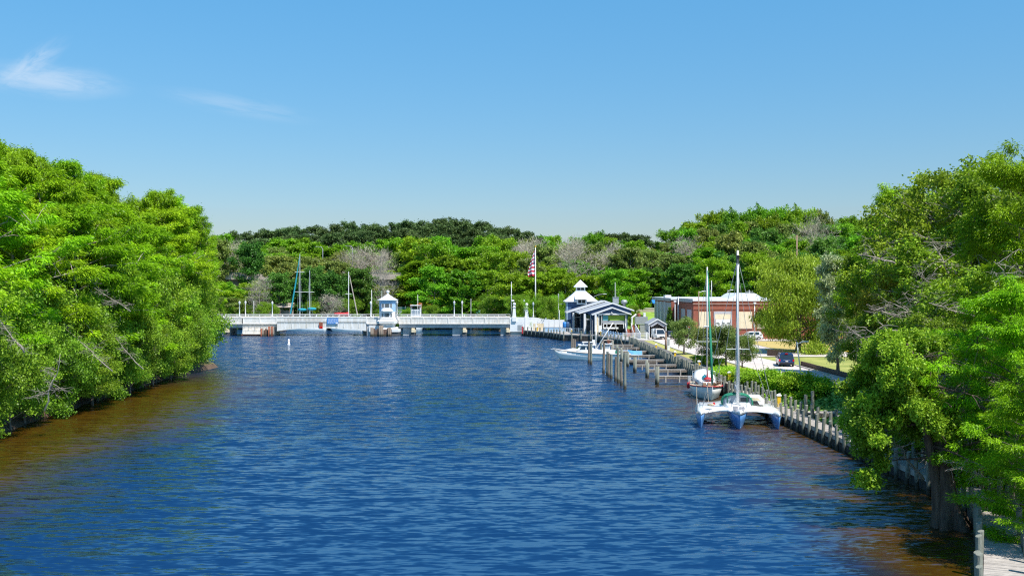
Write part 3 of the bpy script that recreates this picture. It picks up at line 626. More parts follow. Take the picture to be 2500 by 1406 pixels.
# lamp posts on the bridge
def lamp(px, y, top, label):
    x = (px-1250)*y/F
    t = thing('street_lamp', label, 'street lamp', (x,y,3.7 if y > YB+1 else 4.6), group='globe lamps along the white bridge')
    z0 = t.location.z; h = top-z0
    P(t, 'pole', M['white'], lambda b: b.lathe([(.2,0),(.2,.35),(.13,.5),(.1,h-.9),(.17,h-.85),(.17,h-.78)],n=10), True)
    P(t, 'globe', M['globe'], lambda b: b.lathe([(.14,h-.78),(.26,h-.55),(.25,h-.32),(.12,h-.12)],n=10), True)
    P(t, 'finial', M['grey'], lambda b: b.lathe([(.16,h-.12),(.06,h-.04),(.02,h+.12)],n=8), True)
lamp(584.7,YB+.2,8.75,'globe lamp at the far left of the bridge, first from the trees')
lamp(599.3,YB+8.4,8.7,'globe lamp on the far rail, second from the left trees')
lamp(664.8,YB+.2,8.7,'globe lamp standing alone left of the sailboat with teal covers')
lamp(905.2,YB+.2,8.7,'globe lamp just left of the bridge tender house')
lamp(969.5,YB+2.8,8.8,'globe lamp touching the right side of the bridge tender house')
lamp(1109,YB+.2,8.8,'left one of the two globe lamps on the middle of the right span')
lamp(1128.3,YB+8.4,8.7,'right one of the two globe lamps on the middle of the right span')
lamp(1279.8,YB+8.4,9.0,'globe lamp between the two white obelisks')
lamp(1302,YB+.2,8.5,'globe lamp at the foot of the flagpole')
for px, y, top, lb, r in ((907.5,YB+8.6,11.5,'tall plain white mast beside the lamp left of the bridge house',.09),(619.7,YB+9.2,8.6,'short white mast behind the left span of the bridge',.07),(1020,275,10.2,'white mast rising beside the moored trawler behind the bridge',.07),(1149.8,272,9.2,'thin white mast behind the right span, right of the two lamps',.06),(1028,272,7.9,'shorter white pole right of the trawler mast',.05)):
    b = MB(); b.tube([(0,0,0),(0,0,top-3.6 if y < 268 else top)],[r,r*.6],8); o = b.build('mast', M['white'], loc=((px-1250)*y/F,y,3.6 if y < 268 else 0), smooth=True); tag(o, lb, 'mast')
# obelisks
for px, top, lb in ((1255.5,8.35,'left white concrete obelisk with ball top at the bridge end'),(1286,8.2,'right white concrete obelisk with ball top at the bridge end')):
    t = thing('obelisk', lb, 'obelisk', (BX(px),YB+.17 if px < 1260 else YB+.6,3.6), group='ball topped obelisks at the bridge end')
    h = top-3.6
    P(t, 'shaft', M['white'], lambda b: b.loft([[(s*a,c*a,z) for s,c in ((-1,-1),(1,-1),(1,1),(-1,1))] for z,a in ((0,.52),(1.1,.52),(1.2,.46),(h-1.35,.3),(h-1.3,.42),(h-1.15,.42),(h-1.1,.28),(h-.85,.24))]))
    P(t, 'ball', M['white'], lambda b: b.lathe([(.12,h-.85),(.3,h-.72),(.4,h-.42),(.3,h-.12),(.06,h)],n=14), True)
# approach embankment with its wall
ap = thing('approach_wall', 'white retaining wall and parapet carrying the road off the right bridge end', 'wall', (6,YB+4,0))
P(ap, 'wall', M['white'], lambda b: (b.box(-6.5,2.6,-4.0,-3.6,1.0,3.1), b.prismY([(-6.5,3.1),(4.0,3.1),(9.5,2.0),(9.5,2.9),(4.0,4.0),(-.5,4.6),(-6.5,4.66)],-4.02,-3.66)))
P(ap, 'wall', M['cream'], lambda b: (b.box(-.6,2.3,-4.06,-4.0,1.2,3.05)))
P(ap, 'fill', M['asphaltpale'], lambda b: b.prismY([(-6.45,0),(9.5,0),(9.5,2.0),(4,3.0),(-6.45,3.5)],-3.6,4.2))
P(ap, 'door', M['grey'], lambda b: (b.box(-4.6,-3.2,-4.05,-4.0,1.3,2.7)))
P(ap, 'pilaster', M['white'], lambda b: (b.box(-2.75,-2.35,-4.1,-4.021,1.2,4.7), b.box(-.1,.3,-4.15,-4.061,1.2,3.0), b.box(2.3,2.7,-4.15,-4.021,1.2,4.5)))
# flagpole and flag
fp = thing('flagpole', 'tall white flagpole rising above the right bridge end', 'flagpole', (PX(1307.3,264),264,1.5))
P(fp, 'pole', M['white'], lambda b: b.tube([(0,0,0),(0,0,20.9)],[.2,.09],10), True)
P(fp, 'finial', M['yellow'], lambda b: b.lathe([(.03,20.9),(.16,21.05),(.16,21.2),(.03,21.35)],n=8), True)
P(fp, 'base', M['white'], lambda b: b.lathe([(.55,0),(.55,2.2),(.4,2.6),(.22,3.0)],n=12))
def flag():
    b = MB(); nu, nv = 20, 39; top, hh = 20.3, 6.6
    for j in range(nv+1):
        v = j/nv
        for i in range(nu+1):
            u = i/nu
            ext = .35+1.75*v**.8*(1-.25*max(0,v-.85)/.15)      # limp flag, spreading towards its foot
            x = -.12-u*ext; y = .38*math.sin(u*7+v*2)*(.3+v)*.8
            z = top-v*hh*(1-.02*u)-u*.55*(1+.3*math.sin(v*4))-.1*math.sin(u*9)
            b.v.append((x,y,z))
    for j in range(nv):
        st = j//3
        for i in range(nu):
            q = j*(nu+1)+i; b.f.append([q,q+1,q+nu+2,q+nu+1])
            b.mi.append(2 if (st < 7 and i < 7) else (0 if st % 2 == 0 else 1))
    m3 = mat('flag_navy', (.03,.04,.16), .8, .05)
    mw = mat('flag_white', (.72,.72,.76), .8, .05); mr_ = mat('flag_red', (.50,.02,.05), .8, .05)
    st_ = mw
    o = b.build('flag', [mr_, mw, m3], loc=tuple(fp.location), smooth=True)
    tag(o, 'large limp flag with red and white stripes and navy canton on the flagpole', 'flag')
    s = MB()
    for r in range(9):
        for c in range(4):
            v = .03+r*.055; u = (c+.5)/13; ext = .35+1.75*v**.8; s.box(-.12-u*ext-.05,-.12-u*ext+.05,.38*math.sin(u*7+v*2)*(.3+v)*.8-.05,.38*math.sin(u*7+v*2)*(.3+v)*.8-.03,20.3-v*6.6-u*.55-.06,20.3-v*6.6-u*.55+.04)
    s.build('stars', mw, o)
flag()
# distant highway bridge
hb = thing('highway_bridge', 'high tan concrete road bridge crossing behind the trees', 'bridge', (-60,338,0))
P(hb, 'parapet', M['tanc'], lambda b: b.box(-45,24.5,-.3,.3,14.75,16.6))
P(hb, 'deck', M['tanc'], lambda b: b.box(-45,24.5,.3,11,14.75,15.2))
P(hb, 'girder', M['darkc'], lambda b: (b.box(-45,24.5,.8,1.3,12.9,14.75), b.box(-45,24.5,9,9.5,12.9,14.75)))
for x in (-22.5,-2.,17.):
    P(hb, 'pier', M['tanc'], lambda b: (b.box(x-1.2,x+1.2,2,9,0,11.9), b.box(x-1.6,x+1.6,.6,10.4,11.9,12.89)))
P(hb, 'railing', M['grey'], lambda b: b.box(-45,24.5,-.05,.05,16.9,17.0))
for px, ty, lb in ((861,600,'tall curved street lamp on the highway bridge behind the trees'),(788,602,'tall grey street lamp farther left on the highway bridge')):
    x = (px-1250)*342/F; t = thing('street_lamp', lb, 'street lamp', (x,342,15.2), group='lamps on the highway bridge'); h = PZ(ty,342)-15.2
    P(t, 'pole', M['grey'], lambda b: b.tube([(0,0,0),(0,0,h-1),(-.4,0,h-.2),(-1.8,0,h)],[.16,.12,.1,.07],8), True)
    P(t, 'lamp_head', M['grey'], lambda b: b.box(-2.5,-1.7,-.15,.15,h-.08,h+.06))
# channel marker
t = thing('channel_marker', 'short white marker buoy floating before the left half of the drawspan', 'buoy', (PX(705,217),217,0))
P(t, 'float', M['white'], lambda b: b.lathe([(.3,-.4),(.3,.15),(.17,.2),(.17,1.15),(.05,1.2)],n=12), True)
P(t, 'band', M['orange'], lambda b: b.lathe([(.178,.8),(.178,.92)],n=12), True)

# ------------------------------------------------------------------ restaurant with its tower
rs = thing('restaurant', 'navy sided waterfront restaurant with staggered grey gables and an open porch', 'building', (22,240,1.4))
def rloc(fn):
    b = MB(); fn(b); b.v = [(x-22,y-240,z-1.4) for x,y,z in b.v]; return b
def rp_(name, m, fn, parent=None, smooth=False): return rloc(fn).build(name, m, parent or rs, smooth=smooth)
def gable(xl, xa, xr, zl, za, zr, y0, y1, wl, wr, ohang=.5, zb=1.3):
    sl = (za-zl)/(xa-xl); sr = (za-zr)/(xr-xa); t = .16
    rf = rp_('roof', M['roofgrey'], lambda b: (b.prismY([(xl,zl),(xa,za),(xr,zr),(xr,zr-t),(xa,za-t),(xl,zl-t)], y0-ohang, y1)))
    rp_('fascia', M['white'], lambda b: (b.prismY([(xl-.03,zl+.03),(xa,za+.03),(xr+.03,zr+.03),(xr+.03,zr-.26),(xa,za-.26),(xl-.03,zl-.26)], y0-ohang-.06, y0-ohang-.004), b.box(xl-.06,xl-.005,y0-ohang,y1,zl-.25,zl+.0)), rf)
    return sl, sr
G1 = dict(y=232.0); G2 = dict(y=235.6); G3 = dict(y=252.0)
def X_(px, D): return PX(px, D)
g1 = gable(X_(1446,G1['y']),X_(1494.7,G1['y']),X_(1541,G1['y']),PZ(767,G1['y']),PZ(749.6,G1['y']),PZ(766,G1['y']),G1['y'],G2['y']-.1,0,0)
g2 = gable(X_(1414,G2['y']),X_(1494.7,G2['y']),X_(1547.6,G2['y']),PZ(763.5,G2['y']),PZ(739,G2['y']),PZ(757,G2['y']),G2['y'],G3['y']-.1,0,0)
g3 = gable(X_(1383,G3['y']),X_(1475,G3['y']),X_(1532,G3['y']),PZ(762,G3['y']),PZ(733.4,G3['y']),PZ(752,G3['y']),G3['y'],261,0,0)
def A(px, py, D): return (PX(px,D), PZ(py,D))
y1 = G1['y']; y2 = G2['y']; y3 = G3['y']
# gable ends (navy), leaving the porch opening of the front one
rp_('gable_wall', M['navy'], lambda b: b.prismY([A(1455,765,y1),A(1494.7,751.8,y1),A(1532,765,y1)], y1, y1+.2))
rp_('wall', M['navy'], lambda b: (b.box(X_(1455,y1),X_(1460.5,y1),y1,y1+.2,1.5,PZ(765,y1)), b.box(X_(1529,y1),X_(1532,y1),y1,y1+.2,1.5,PZ(765,y1)), b.box(X_(1532,y1)-.2,X_(1532,y1),y1+.21,258,1.5,PZ(766,y1))))
rp_('gable_wall', M['navy'], lambda b: b.prismY([A(1424,764,y2),A(1494.7,742,y2),A(1541,758,y2),A(1541,765,y2),A(1424,765,y2)], y2, y2+.2))
rp_('gable_wall', M['navy'], lambda b: b.prismY([A(1394,762.5,y3),A(1475,737,y3),A(1528,755,y3),A(1528,763,y3),A(1394,763,y3)], y3, y3+.2))
rp_('wall', M['navy'], lambda b: (b.box(X_(1394,y3),X_(1440,y3),y3+.21,y3+.4,1.4,PZ(763,y3)), b.box(X_(1424,y2)+1.2,X_(1450,y2),y2+.25,y2+.4,1.4,PZ(765,y2))))
rp_('window', M['white'], lambda b: [b.box(x,x+.12,y,y+.06,1.5,z) for x,y,z in ((X_(1402,y3),y3+.1,6.2),(X_(1416,y3),y3+.1,6.2),(X_(1430,y2),y2+.12,5.8),(X_(1441,y2),y2+.12,5.8))]+[b.box(X_(1402,y3),X_(1418,y3),y3+.1,y3+.16,4.7,4.85), b.box(X_(1429,y2),X_(1445,y2),y2+.12,y2+.18,4.7,4.85)])
rp_('pane', M['glass'], lambda b: (b.box(X_(1402,y3)+.12,X_(1416,y3),y3+.165,y3+.205,1.9,6.15), b.box(X_(1430,y2)+.12,X_(1441,y2),y2+.19,y2+.245,1.9,5.8)))
# screened porch front: column posts, roller blind, frame, opening
for px, D, pt in ((1400,y3-.6,763),(1427.5,y2-.6,766),(1454.2,y1-.4,768)):
    rp_('column', M['white'], lambda b: (b.box(X_(px,D)-.22,X_(px,D)+.22,D-.2,D+.2,1.35,PZ(pt,D)), b.box(X_(px,D)-.3,X_(px,D)+.3,D-.28,D+.28,1.3,1.6)))
rp_('beam', M['white'], lambda b: (b.box(X_(1454,y1),X_(1540,y1)-.3,y1-.09,y1-.004,PZ(767.5,y1),PZ(764.7,y1)), b.box(X_(1471,y1),X_(1526,y1),y1-.2,y1-.092,PZ(768.5,y1),PZ(765,y1)), b.box(X_(1527,y1),X_(1529,y1),y1-.09,y1+.1,1.5,PZ(767.6,y1))))
rp_('window', M['white'], lambda b: (b.box(X_(1461,y1),X_(1470,y1),y1+.0,y1+.1,2.0,PZ(767.6,y1))))
rp_('pane', M['glass'], lambda b: (b.box(X_(1463,y1),X_(1468.5,y1),y1-.03,y1-.002,PZ(794,y1),PZ(770,y1)),))
rp_('post', M['cream'], lambda b: (b.box(X_(1456.5,y1),X_(1460.5,y1),y1-.12,y1-.02,1.6,PZ(772,y1))))
rp_('blind', M['lawn'], lambda b: b.box(X_(1485,y1),X_(1525,y1),y1+.25,y1+.3,PZ(782,y1),PZ(770,y1)))
rp_('blind', M['turq'], lambda b: b.box(X_(1472,y1),X_(1485,y1),y1+.25,y1+.3,PZ(782,y1),PZ(770,y1)))
rp_('blind', M['roofgrey'], lambda b: b.box(X_(1471,y1),X_(1526,y1),y1+.24,y1+.31,PZ(789,y1),PZ(782.2,y1)))
rp_('counter', M['white'], lambda b: (b.box(X_(1473,y1),X_(1524,y1),y1+.2,y1+.3,PZ(791,y1),PZ(789.2,y1)), [b.box(X_(p,y1),X_(p+1.6,y1),y1+.2,y1+.3,PZ(802,y1),PZ(791,y1)) for p in (1473,1481,1503,1522)], b.box(X_(1473,y1),X_(1510,y1),y1+.32,y1+.9,PZ(803,y1),PZ(799,y1))))
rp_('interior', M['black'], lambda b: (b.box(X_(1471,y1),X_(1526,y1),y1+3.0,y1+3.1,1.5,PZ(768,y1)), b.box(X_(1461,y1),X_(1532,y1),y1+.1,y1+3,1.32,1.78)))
rp_('door', M['black'], lambda b: (b.box(X_(1512,y1),X_(1523,y1),y1+.9,y1+.95,PZ(806,y1),PZ(791,y1))))
rp_('lamp', M['grey'], lambda b: b.lathe([(.32,PZ(764.5,y1)),(.12,PZ(762.6,y1)),(.04,PZ(760.5,y1))],X_(1493,y1),y1-.3,8))
rp_('floor', M['plank'], lambda b: b.box(X_(1394,y3),X_(1541,y1),y1-1.0,258,1.25,1.32))
rp_('hvac_unit', M['grey'], lambda b: (b.box(X_(1498,y3),X_(1511.5,y3),y3+1,y3+2.4,PZ(742,y3),PZ(727,y3)), b.box(X_(1497,y3),X_(1512.3,y3),y3+.9,y3+2.5,PZ(727,y3)+.004,PZ(725.5,y3))))
rp_('antenna', M['white'], lambda b: b.cyl(X_(1503.5,y3),y3+1.7,PZ(725.6,y3),PZ(689,y3),.07,n=6))
rp_('exhaust_fan', M['grey'], lambda b: b.lathe([(.35,PZ(752,y3)),(.4,PZ(742,y3)),(.75,PZ(741,y3)),(.8,PZ(736,y3)),(.55,PZ(732.5,y3)),(.1,PZ(732,y3))],X_(1525.5,y3),y3+1.5,14), smooth=True)
# tower
yt = 262.0
tw = thing('tower_house', 'navy two storey block with white pyramid roof and a square cupola', 'building', (PX(1417,yt+4),yt+4,1.4))
def tloc(fn):
    b = MB(); fn(b); ox, oy = PX(1417,yt+4), yt+4; b.v = [(x-ox,y-oy,z-1.4) for x,y,z in b.v]; return b
def tp_(name, m, fn, parent=None): return tloc(fn).build(name, m, parent or tw)
cx, cy = PX(1417,yt+4), yt+4; hw = 4.35
ze = PZ(737,yt)
tp_('wall', M['navy'], lambda b: b.box(cx-3.75,cx+3.75,cy-3.75,cy+3.75,1.2,ze))
tp_('wall_trim', M['paleblue'], lambda b: (b.box(cx-3.8,cx-3.5,cy-3.8,cy-3.752,1.2,ze), b.box(cx-3.8,cx-3.752,cy-3.752,cy+3.7,1.2,ze)))
def twin(x0,x1,z0,z1,face):
    f = tp_('window', M['white'], lambda b: b.box(x0,x1,cy-3.86,cy-3.801,z0,z1) if face == 'f' else b.box(cx-3.86,cx-3.81,x0,x1,z0,z1))
    tp_('pane', M['glass'], lambda b: [(b.box(x0+.08+(x1-x0-.16)*i/2+.03,x0+.08+(x1-x0-.16)*(i+1)/2-.03,cy-3.88,cy-3.861,z0+.1,z1-.1) if face == 'f' else b.box(cx-3.88,cx-3.861,x0+.1+(x1-x0-.2)*i/2+.03,x0+.1+(x1-x0-.2)*(i+1)/2-.03,z0+.1,z1-.1)) for i in range(2)], f)
twin(cy-3.2,cy-.6,6.6,8.1,'s'); twin(cy+.4,cy+2.8,6.6,8.1,'s'); twin(cy-3.2,cy-.6,2.6,4.6,'s')
za = PZ(711,yt+4)
tp_('roof', M['roofwhite'], lambda b: b.loft([[(cx+s*a,cy+c*a,z) for s,c in ((-1,-1),(1,-1),(1,1),(-1,1))] for z,a in ((ze-.05,hw-.05),(ze+.15,hw),(ze+.5,hw-.55),(za+.1,1.2))]))
tp_('cupola', M['white'], lambda b: b.box(cx-1.15,cx+1.15,cy-1.15,cy+1.15,za-.4,PZ(700,cy)))
cw = tp_('window', M['glass'], lambda b: [b.box(cx+x,cx+x+.82,cy-1.2,cy-1.152,za+.28,PZ(702.6,cy)) for x in (-.9,.06)])
tp_('cupola_roof', M['roofwhite'], lambda b: b.loft([[(cx+s*a,cy+c*a,z) for s,c in ((-1,-1),(1,-1),(1,1),(-1,1))] for z,a in ((PZ(701.2,cy),1.72),(PZ(700,cy),1.75),(PZ(683.5,cy),.05))]))
yd = cy-4.35
d1 = tp_('dormer', M['white'], lambda b: (b.box(PX(1408,yd),PX(1432,yd),yd-.1,yd+2.2,PZ(743,yd),PZ(728,yd)),))
tp_('roof', M['roofwhite'], lambda b: b.prismX([(yd-.7,PZ(731,yd)),(yd-.7,PZ(729.5,yd)),(yd+2.2,PZ(719,yd)),(yd+2.2,PZ(721,yd))],PX(1403.5,yd),PX(1435,yd)), d1)
tp_('window', M['glass'], lambda b: [b.box(PX(p,yd),PX(p+8,yd),yd-.16,yd-.102,PZ(740,yd),PZ(732,yd)) for p in (1411.5,1421)], d1)
# raised outdoor stair, railing, kitchen gear to the right of the restaurant
st = thing('outdoor_stair', 'white railed stair ramp descending beside the right end of the restaurant', 'stair', (PX(1555,222),222,1.4))
P(st, 'steps', M['rust'], lambda b: [b.box(-2.2+i*.0,-1.0,2.5-i*.45,2.95-i*.45,0,1.6-i*.2) for i in range(8)])
P(st, 'railing', M['white'], lambda b: (b.prismX([(-1,.3),(-1,1.2),(3,2.9),(3,1.9)],-2.3,-2.22), b.prismX([(-1,.3),(-1,1.2),(3,2.9),(3,1.9)],-.95,-.87)))
P(st, 'side_wall', M['white'], lambda b: (b.prismX([(-8,.0),(-8,1.0),(2,2.7),(2,0)],-.2,-.1), b.prismX([(-8,.0),(-8,1.0),(-1,1.6),(-1,0)],1.5,1.6)))
kt = thing('kitchen_equipment', 'cluster of white and rusty kitchen machinery beside the restaurant stair', 'equipment', (PX(1560,232),232,1.4))
P(kt, 'cabinet', M['grey'], lambda b: (b.box(-.9,1.9,-.6,1.0,2.4,4.1), b.box(.2,1.8,-.65,-.601,.6,2.2)))
P(kt, 'tank', M['rust'], lambda b: (b.box(-1.8,-.2,-.3,.9,.0,2.2), b.lathe([(.4,4.1),(.4,4.7),(.1,4.9)],0,.2,10)))
P(kt, 'stand', M['panel'], lambda b: (b.box(.1,1.9,-.4,.9,0,2.3), b.box(-.8,-.2,-.4,.3,3,3.6)))
P(kt, 'duct', M['white'], lambda b: b.box(1.0,1.5,-.2,.6,4.1,5.0)); P(kt, 'pipe', M['white'], lambda b: b.tube([(-1.6,0,2.2),(-1.6,0,3.9),(-.6,.4,4.6)],.2,8))
# fences in front of the restaurant
def picket(name, label, x0, y0, x1, y1, z, h, n, m, cat='fence'):
    t = thing(name, label, cat, (x0,y0,z)); L_ = math.hypot(x1-x0,y1-y0); t.rotation_euler.z = math.atan2(y1-y0,x1-x0)
    P(t, 'rail', m, lambda b: (b.box(0,L_,-.03,.03,h-.1,h), b.box(0,L_,-.03,.03,.12,.2)))
    P(t, 'picket', m, lambda b: [b.box(L_*i/n-.03,L_*i/n+.03,-.02,.02,.2,h-.1) for i in range(n+1)])
    for i in range(int(L_/2.4)+1):
        u = min(L_, i*2.4); P(t, 'post', m, lambda b: (b.box(u-.08,u+.08,-.08,.08,0,h+.12)))
    return t
picket('picket_fence','white picket fence before the restaurant stair, nearest the viewer',PX(1521,209),209,PX(1581,209),209,1.4,1.4,26,M['white'])
picket('glass_fence','pale railing slanting along the water before the restaurant porch',20.2,231.2,PX(1521,210),210.3,1.45,1.15,40,M['paleblue'])
picket('railing_fence','white railing behind the bulkhead left of the restaurant columns',11.6,240.5,17.0,236.5,1.45,1.2,16,M['white'])
for px, lb in ((1345,'small blue bin beside the white terrace fence'),):
    pass
for px, lb in ((1378.5,'left one of the two dark blue barrels beside the tower house'),(1385.5,'right one of the two dark blue barrels beside the tower house')):
    b = MB(); b.lathe([(.42,0),(.46,.3),(.46,.9),(.42,1.35),(.1,1.4)],n=12); tag(b.build('barrel', M['signblue'] if px < 1380 else M['navy'], loc=(PX(px,242),242,1.4+1.2), smooth=True), lb, 'barrel', 'barrels beside the tower house')
tc_ = thing('terrace_fence', 'white panelled terrace fence between bridge end and tower house', 'fence', (PX(1352,247),247,1.35))
P(tc_, 'panel', M['white'], lambda b: [b.box(-2.4+i*1.25,-1.22+i*1.25,-.03,.03,1.2,3.0) for i in range(4)])
P(tc_, 'post', M['grey'], lambda b: [b.box(-2.44+i*1.25,-2.36+i*1.25,-.05,.05,0,3.2) for i in range(5)])
P(tc_, 'wall', M['paleblue'], lambda b: b.box(-2.6,2.9,.05,.3,0,1.19))
# grey garage shed
sh = thing('garage_shed', 'small grey vinyl garage with open gable front behind the white van', 'shed', (PX(1605.5,217),217,1.4))
P(sh, 'wall', M['siding'], lambda b: (b.box(-1.85,-1.75,0,7,0,2.95), b.box(1.75,1.85,0,7,0,2.95), b.prismY([(-1.85,0),(-1.85,2.95),(0,3.95),(1.85,2.95),(1.85,0)],6.9,7)))
P(sh, 'roof', M['roofgrey'], lambda b: b.prismY([(-2.0,2.95),(0,4.12),(2.0,2.95),(2.0,2.82),(0,3.98),(-2.0,2.82)],-.15,7.1))
P(sh, 'trim', M['white'], lambda b: (b.prismY([(-1.98,2.93),(0,4.09),(1.98,2.93),(1.98,2.72),(0,3.86),(-1.98,2.72)],-.22,-.155), b.box(-1.88,-1.7,-.06,-.004,0,2.75), b.box(1.7,1.88,-.06,-.004,0,2.75)))
P(sh, 'gable', M['siding'], lambda b: b.prismY([(-1.7,2.7),(0,3.75),(1.7,2.7),(1.3,2.3),(0,3.1),(-1.3,2.3)],.0,.08))
# ------------------------------------------------------------------ brick warehouse
D0 = 213.0
xa = PX(1693,D0); z0 = 1.4; zb = PZ(735,D0); zr = PZ(729.5,D0)
wh = thing('brick_warehouse', 'long red brick warehouse with white roof edge and boarded bays', 'building', (xa,D0,z0))
def W(fn):
    b = MB(); fn(b); b.v = [(x-xa,y-D0,z-z0) for x,y,z in b.v]; return b
def wp(name, m, fn, parent=None): return W(fn).build(name, m, parent or wh)
x2, yb1 = 38.0, 233.0                     # the left side steps back
xc = PX(1639,yb1); yb2 = xc*1.0; xd = PX(1601,257); 
wp('wall', M['brick'], lambda b: (b.box(xa,xa+34,D0,D0+.4,z0,zb), b.box(xa,xa+.4,D0+.4,yb1,z0,zb-.01), b.box(xc,xa-.003,yb1,yb1+.4,z0,zb-.02)))
wp('wall', M['siding'], lambda b: (b.prism([(xc,yb1+.4),(xc+.4,yb1+.4),(xd+.4,258),(xd,258)],z0,zb-.6)))
wp('wall', M['brick'], lambda b: (b.prism([(xc-.05,yb1+.4),(xc+.4,yb1+.4),(xd+.4,258),(xd-.05,258)],zb-.599,zb-.03), b.prism([(xd,258.01),(xd+8,258.01),(xd+8,258.4),(xd,258.4)],z0,zb-.03)))
wp('roof', M['roofwhite'], lambda b: (b.prism([(xa-.15,D0-.15),(xa+34,D0-.15),(xa+34,250),(xa-.15,250),(xa-.15,yb1+.0)],zb+.004,zr), b.prism([(xc-.15,yb1-.15),(xa-.16,yb1-.15),(xa-.16,250),(xa+20,250.01),(xa+20,262),(xd-.2,262)],zb+.006,zr-.02),
   b.loft([[(x,y,z) for x,y in ((PX(1780-e,232),228),(PX(1845+e,232),228),(PX(1845+e,232),240),(PX(1780-e,232),240))] for z,e in ((zr+.01,6),(zr+.9,-8),(zr+1.1,-14))]), b.box(PX(1623,245),PX(1637,245),244,247,zr-.01,zr+.55)))
wp('coping', M['greyc'], lambda b: (b.prism([(xa-.2,D0+.5),(xa-.152,D0+.5),(xa-.152,yb1-.2),(xa-.2,yb1-.2)],zb-.3,zr-.1), b.prism([(xc-.25,yb1+.2),(xc-.17,yb1+.2),(xd-.22,262),(xd-.32,262)],zb-.3,zr-.1)))
wp('string_course', M['brick'], lambda b: (b.box(xa-.1,xa+34,D0-.14,D0-.003,PZ(744,D0),PZ(741.5,D0)), b.box(xa-.1,xa+34,D0-.1,D0-.003,PZ(756,D0),PZ(754,D0)), b.box(xa-.14,xa-.003,D0+.01,yb1-.1,PZ(744,D0),PZ(741.5,D0))))
wp('string_course', M['tanc'], lambda b: (b.box(xa-.1,xa+34,D0-.2,D0-.143,PZ(742.2,D0),PZ(741.2,D0))))
def bay(p0, p1, yt_, yb_, m, n=4):
    f = wp('boarded_window', m, lambda b: [b.box(PX(p0,D0)+(PX(p1,D0)-PX(p0,D0))*i/n+.012,PX(p0,D0)+(PX(p1,D0)-PX(p0,D0))*(i+1)/n-.012,D0-.05,D0-.004,PZ(yb_,D0),PZ(yt_,D0)) for i in range(n)])
    wp('sill', M['tanc'], lambda b: b.box(PX(p0,D0)-.1,PX(p1,D0)+.1,D0-.16,D0-.003,PZ(yb_,D0)-.14,PZ(yb_,D0)-.01), f)
bay(1706,1735,761,801,M['panel']); bay(1797,1836,761,801,M['panel'])
bay(1849,1885,761,801,M['panel']); bay(1898,1934,761,801,M['panel'])
wp('loading_bay', M['panel'], lambda b: (b.box(PX(1745,D0),PX(1785,D0),D0-.05,D0-.004,PZ(779,D0),PZ(760,D0)),))
wp('loading_bay', M['siding'], lambda b: (b.box(PX(1745,D0),PX(1785,D0),D0-.055,D0-.051,PZ(766.5,D0),PZ(760,D0)), b.box(PX(1743,D0),PX(1746,D0),D0-.08,D0-.003,z0,PZ(760,D0)), b.box(PX(1784,D0),PX(1787,D0),D0-.08,D0-.003,z0,PZ(760,D0))))
rd = wp('roller_door', M['white'], lambda b: [b.box(PX(1747,D0),PX(1783,D0),D0-.07,D0-.01,PZ(810,D0)+i*.66,PZ(810,D0)+i*.66+.64) for i in range(4)])
wp('door_window', M['glass'], lambda b: [b.box(PX(p,D0),PX(p+7,D0),D0-.09,D0-.071,PZ(790.6,D0),PZ(788,D0)) for p in (1749,1762,1775)], rd)
wp('loading_dock', M['black'], lambda b: (b.box(PX(1747,D0),PX(1783,D0),D0-.06,D0-.01,z0,PZ(811,D0)), b.box(PX(1755,D0),PX(1783,D0),D0-1.5,D0-.07,z0,z0+.5)))
[wp('window', M['siding'], lambda b: b.box(xa-.06,xa-.004,y,y+5.2,2.2,PZ(757,D0))) for y in (D0+2.2,D0+10.2)]
[wp('pipe', M['white'], lambda b: b.cyl(xc-.5-(xc-xd-.35)*(u/24.6),yb1+.4+u,z0+2,zb-.5,.12,n=6)) for u in (7,13,19)]
[wp('window', M['white'], lambda b: b.prism([(xc-.06-(xc-xd)*(u/24.6),yb1+.4+u),(xc-.01-(xc-xd)*(u/24.6),yb1+.4+u),(xc-.01-(xc-xd)*((u+1.2)/24.6),yb1+1.6+u),(xc-.06-(xc-xd)*((u+1.2)/24.6),yb1+1.6+u)],3,6.2)) for u in (2,5,9,15)]
# ivy on the corner
def leafblob(name, centers, n, leaf, m, seed, style='round', flat=1.0):
    rng = np.random.default_rng(seed); cen = np.array([c[:3] for c in centers], float); rad = np.array([c[3] for c in centers])
    pr = rad**2; ci = rng.choice(len(cen), n, p=pr/pr.sum()); off = norm(rng.normal(size=(n,3)))*(rng.uniform(0,1,(n,1))**.4)
    o3 = off*rad[ci][:,None]*(1+.25*np.sin(off[:,:1]*8+ci[:,None])); o3[:,2] *= flat
    V = leaf_quads(cen[ci]+o3, rng.normal(size=(n,3))+off*.8+np.array([0,0,.2]), leaf*1.25, leaf, rng, .6)
    return fast_mesh(name, V, np.arange(n*4).reshape(-1,4), m, np.clip(rng.uniform(0,1,n)*.6+rng.uniform(0,1,len(cen))[ci]*.4,0,1))
def place(name, me, loc, label=None, cat=None, group=None, kind=None, parent=None):
    o = bpy.data.objects.new(name, me); C.objects.link(o); o.location = loc
    if parent: o.parent = parent
    return tag(o, label, cat, group, kind)
cs = [(-1.6+random.uniform(-1,1.3)*(1-k/26),-.3+random.uniform(-.3,.2),.3+k*.23,.75-.018*k) for k in range(26)]+[(random.uniform(-2.6,.4),-.8,random.uniform(.3,1.5),.7) for _ in range(9)]
iv = thing('ivy', 'dense green ivy climbing the inner corner of the brick warehouse', 'ivy', (xa-.5,yb1-1,z0))
place('foliage', leafblob('ivy_foliage', cs, 9000, .17, L['ivy'], 5), (0,0,0), parent=iv)
P(iv, 'stem', M['bark'], lambda b: b.tube([(-1.6,.4,0),(-1.4,.5,3),(-1.7,.6,6)],[.1,.07,.03],6))

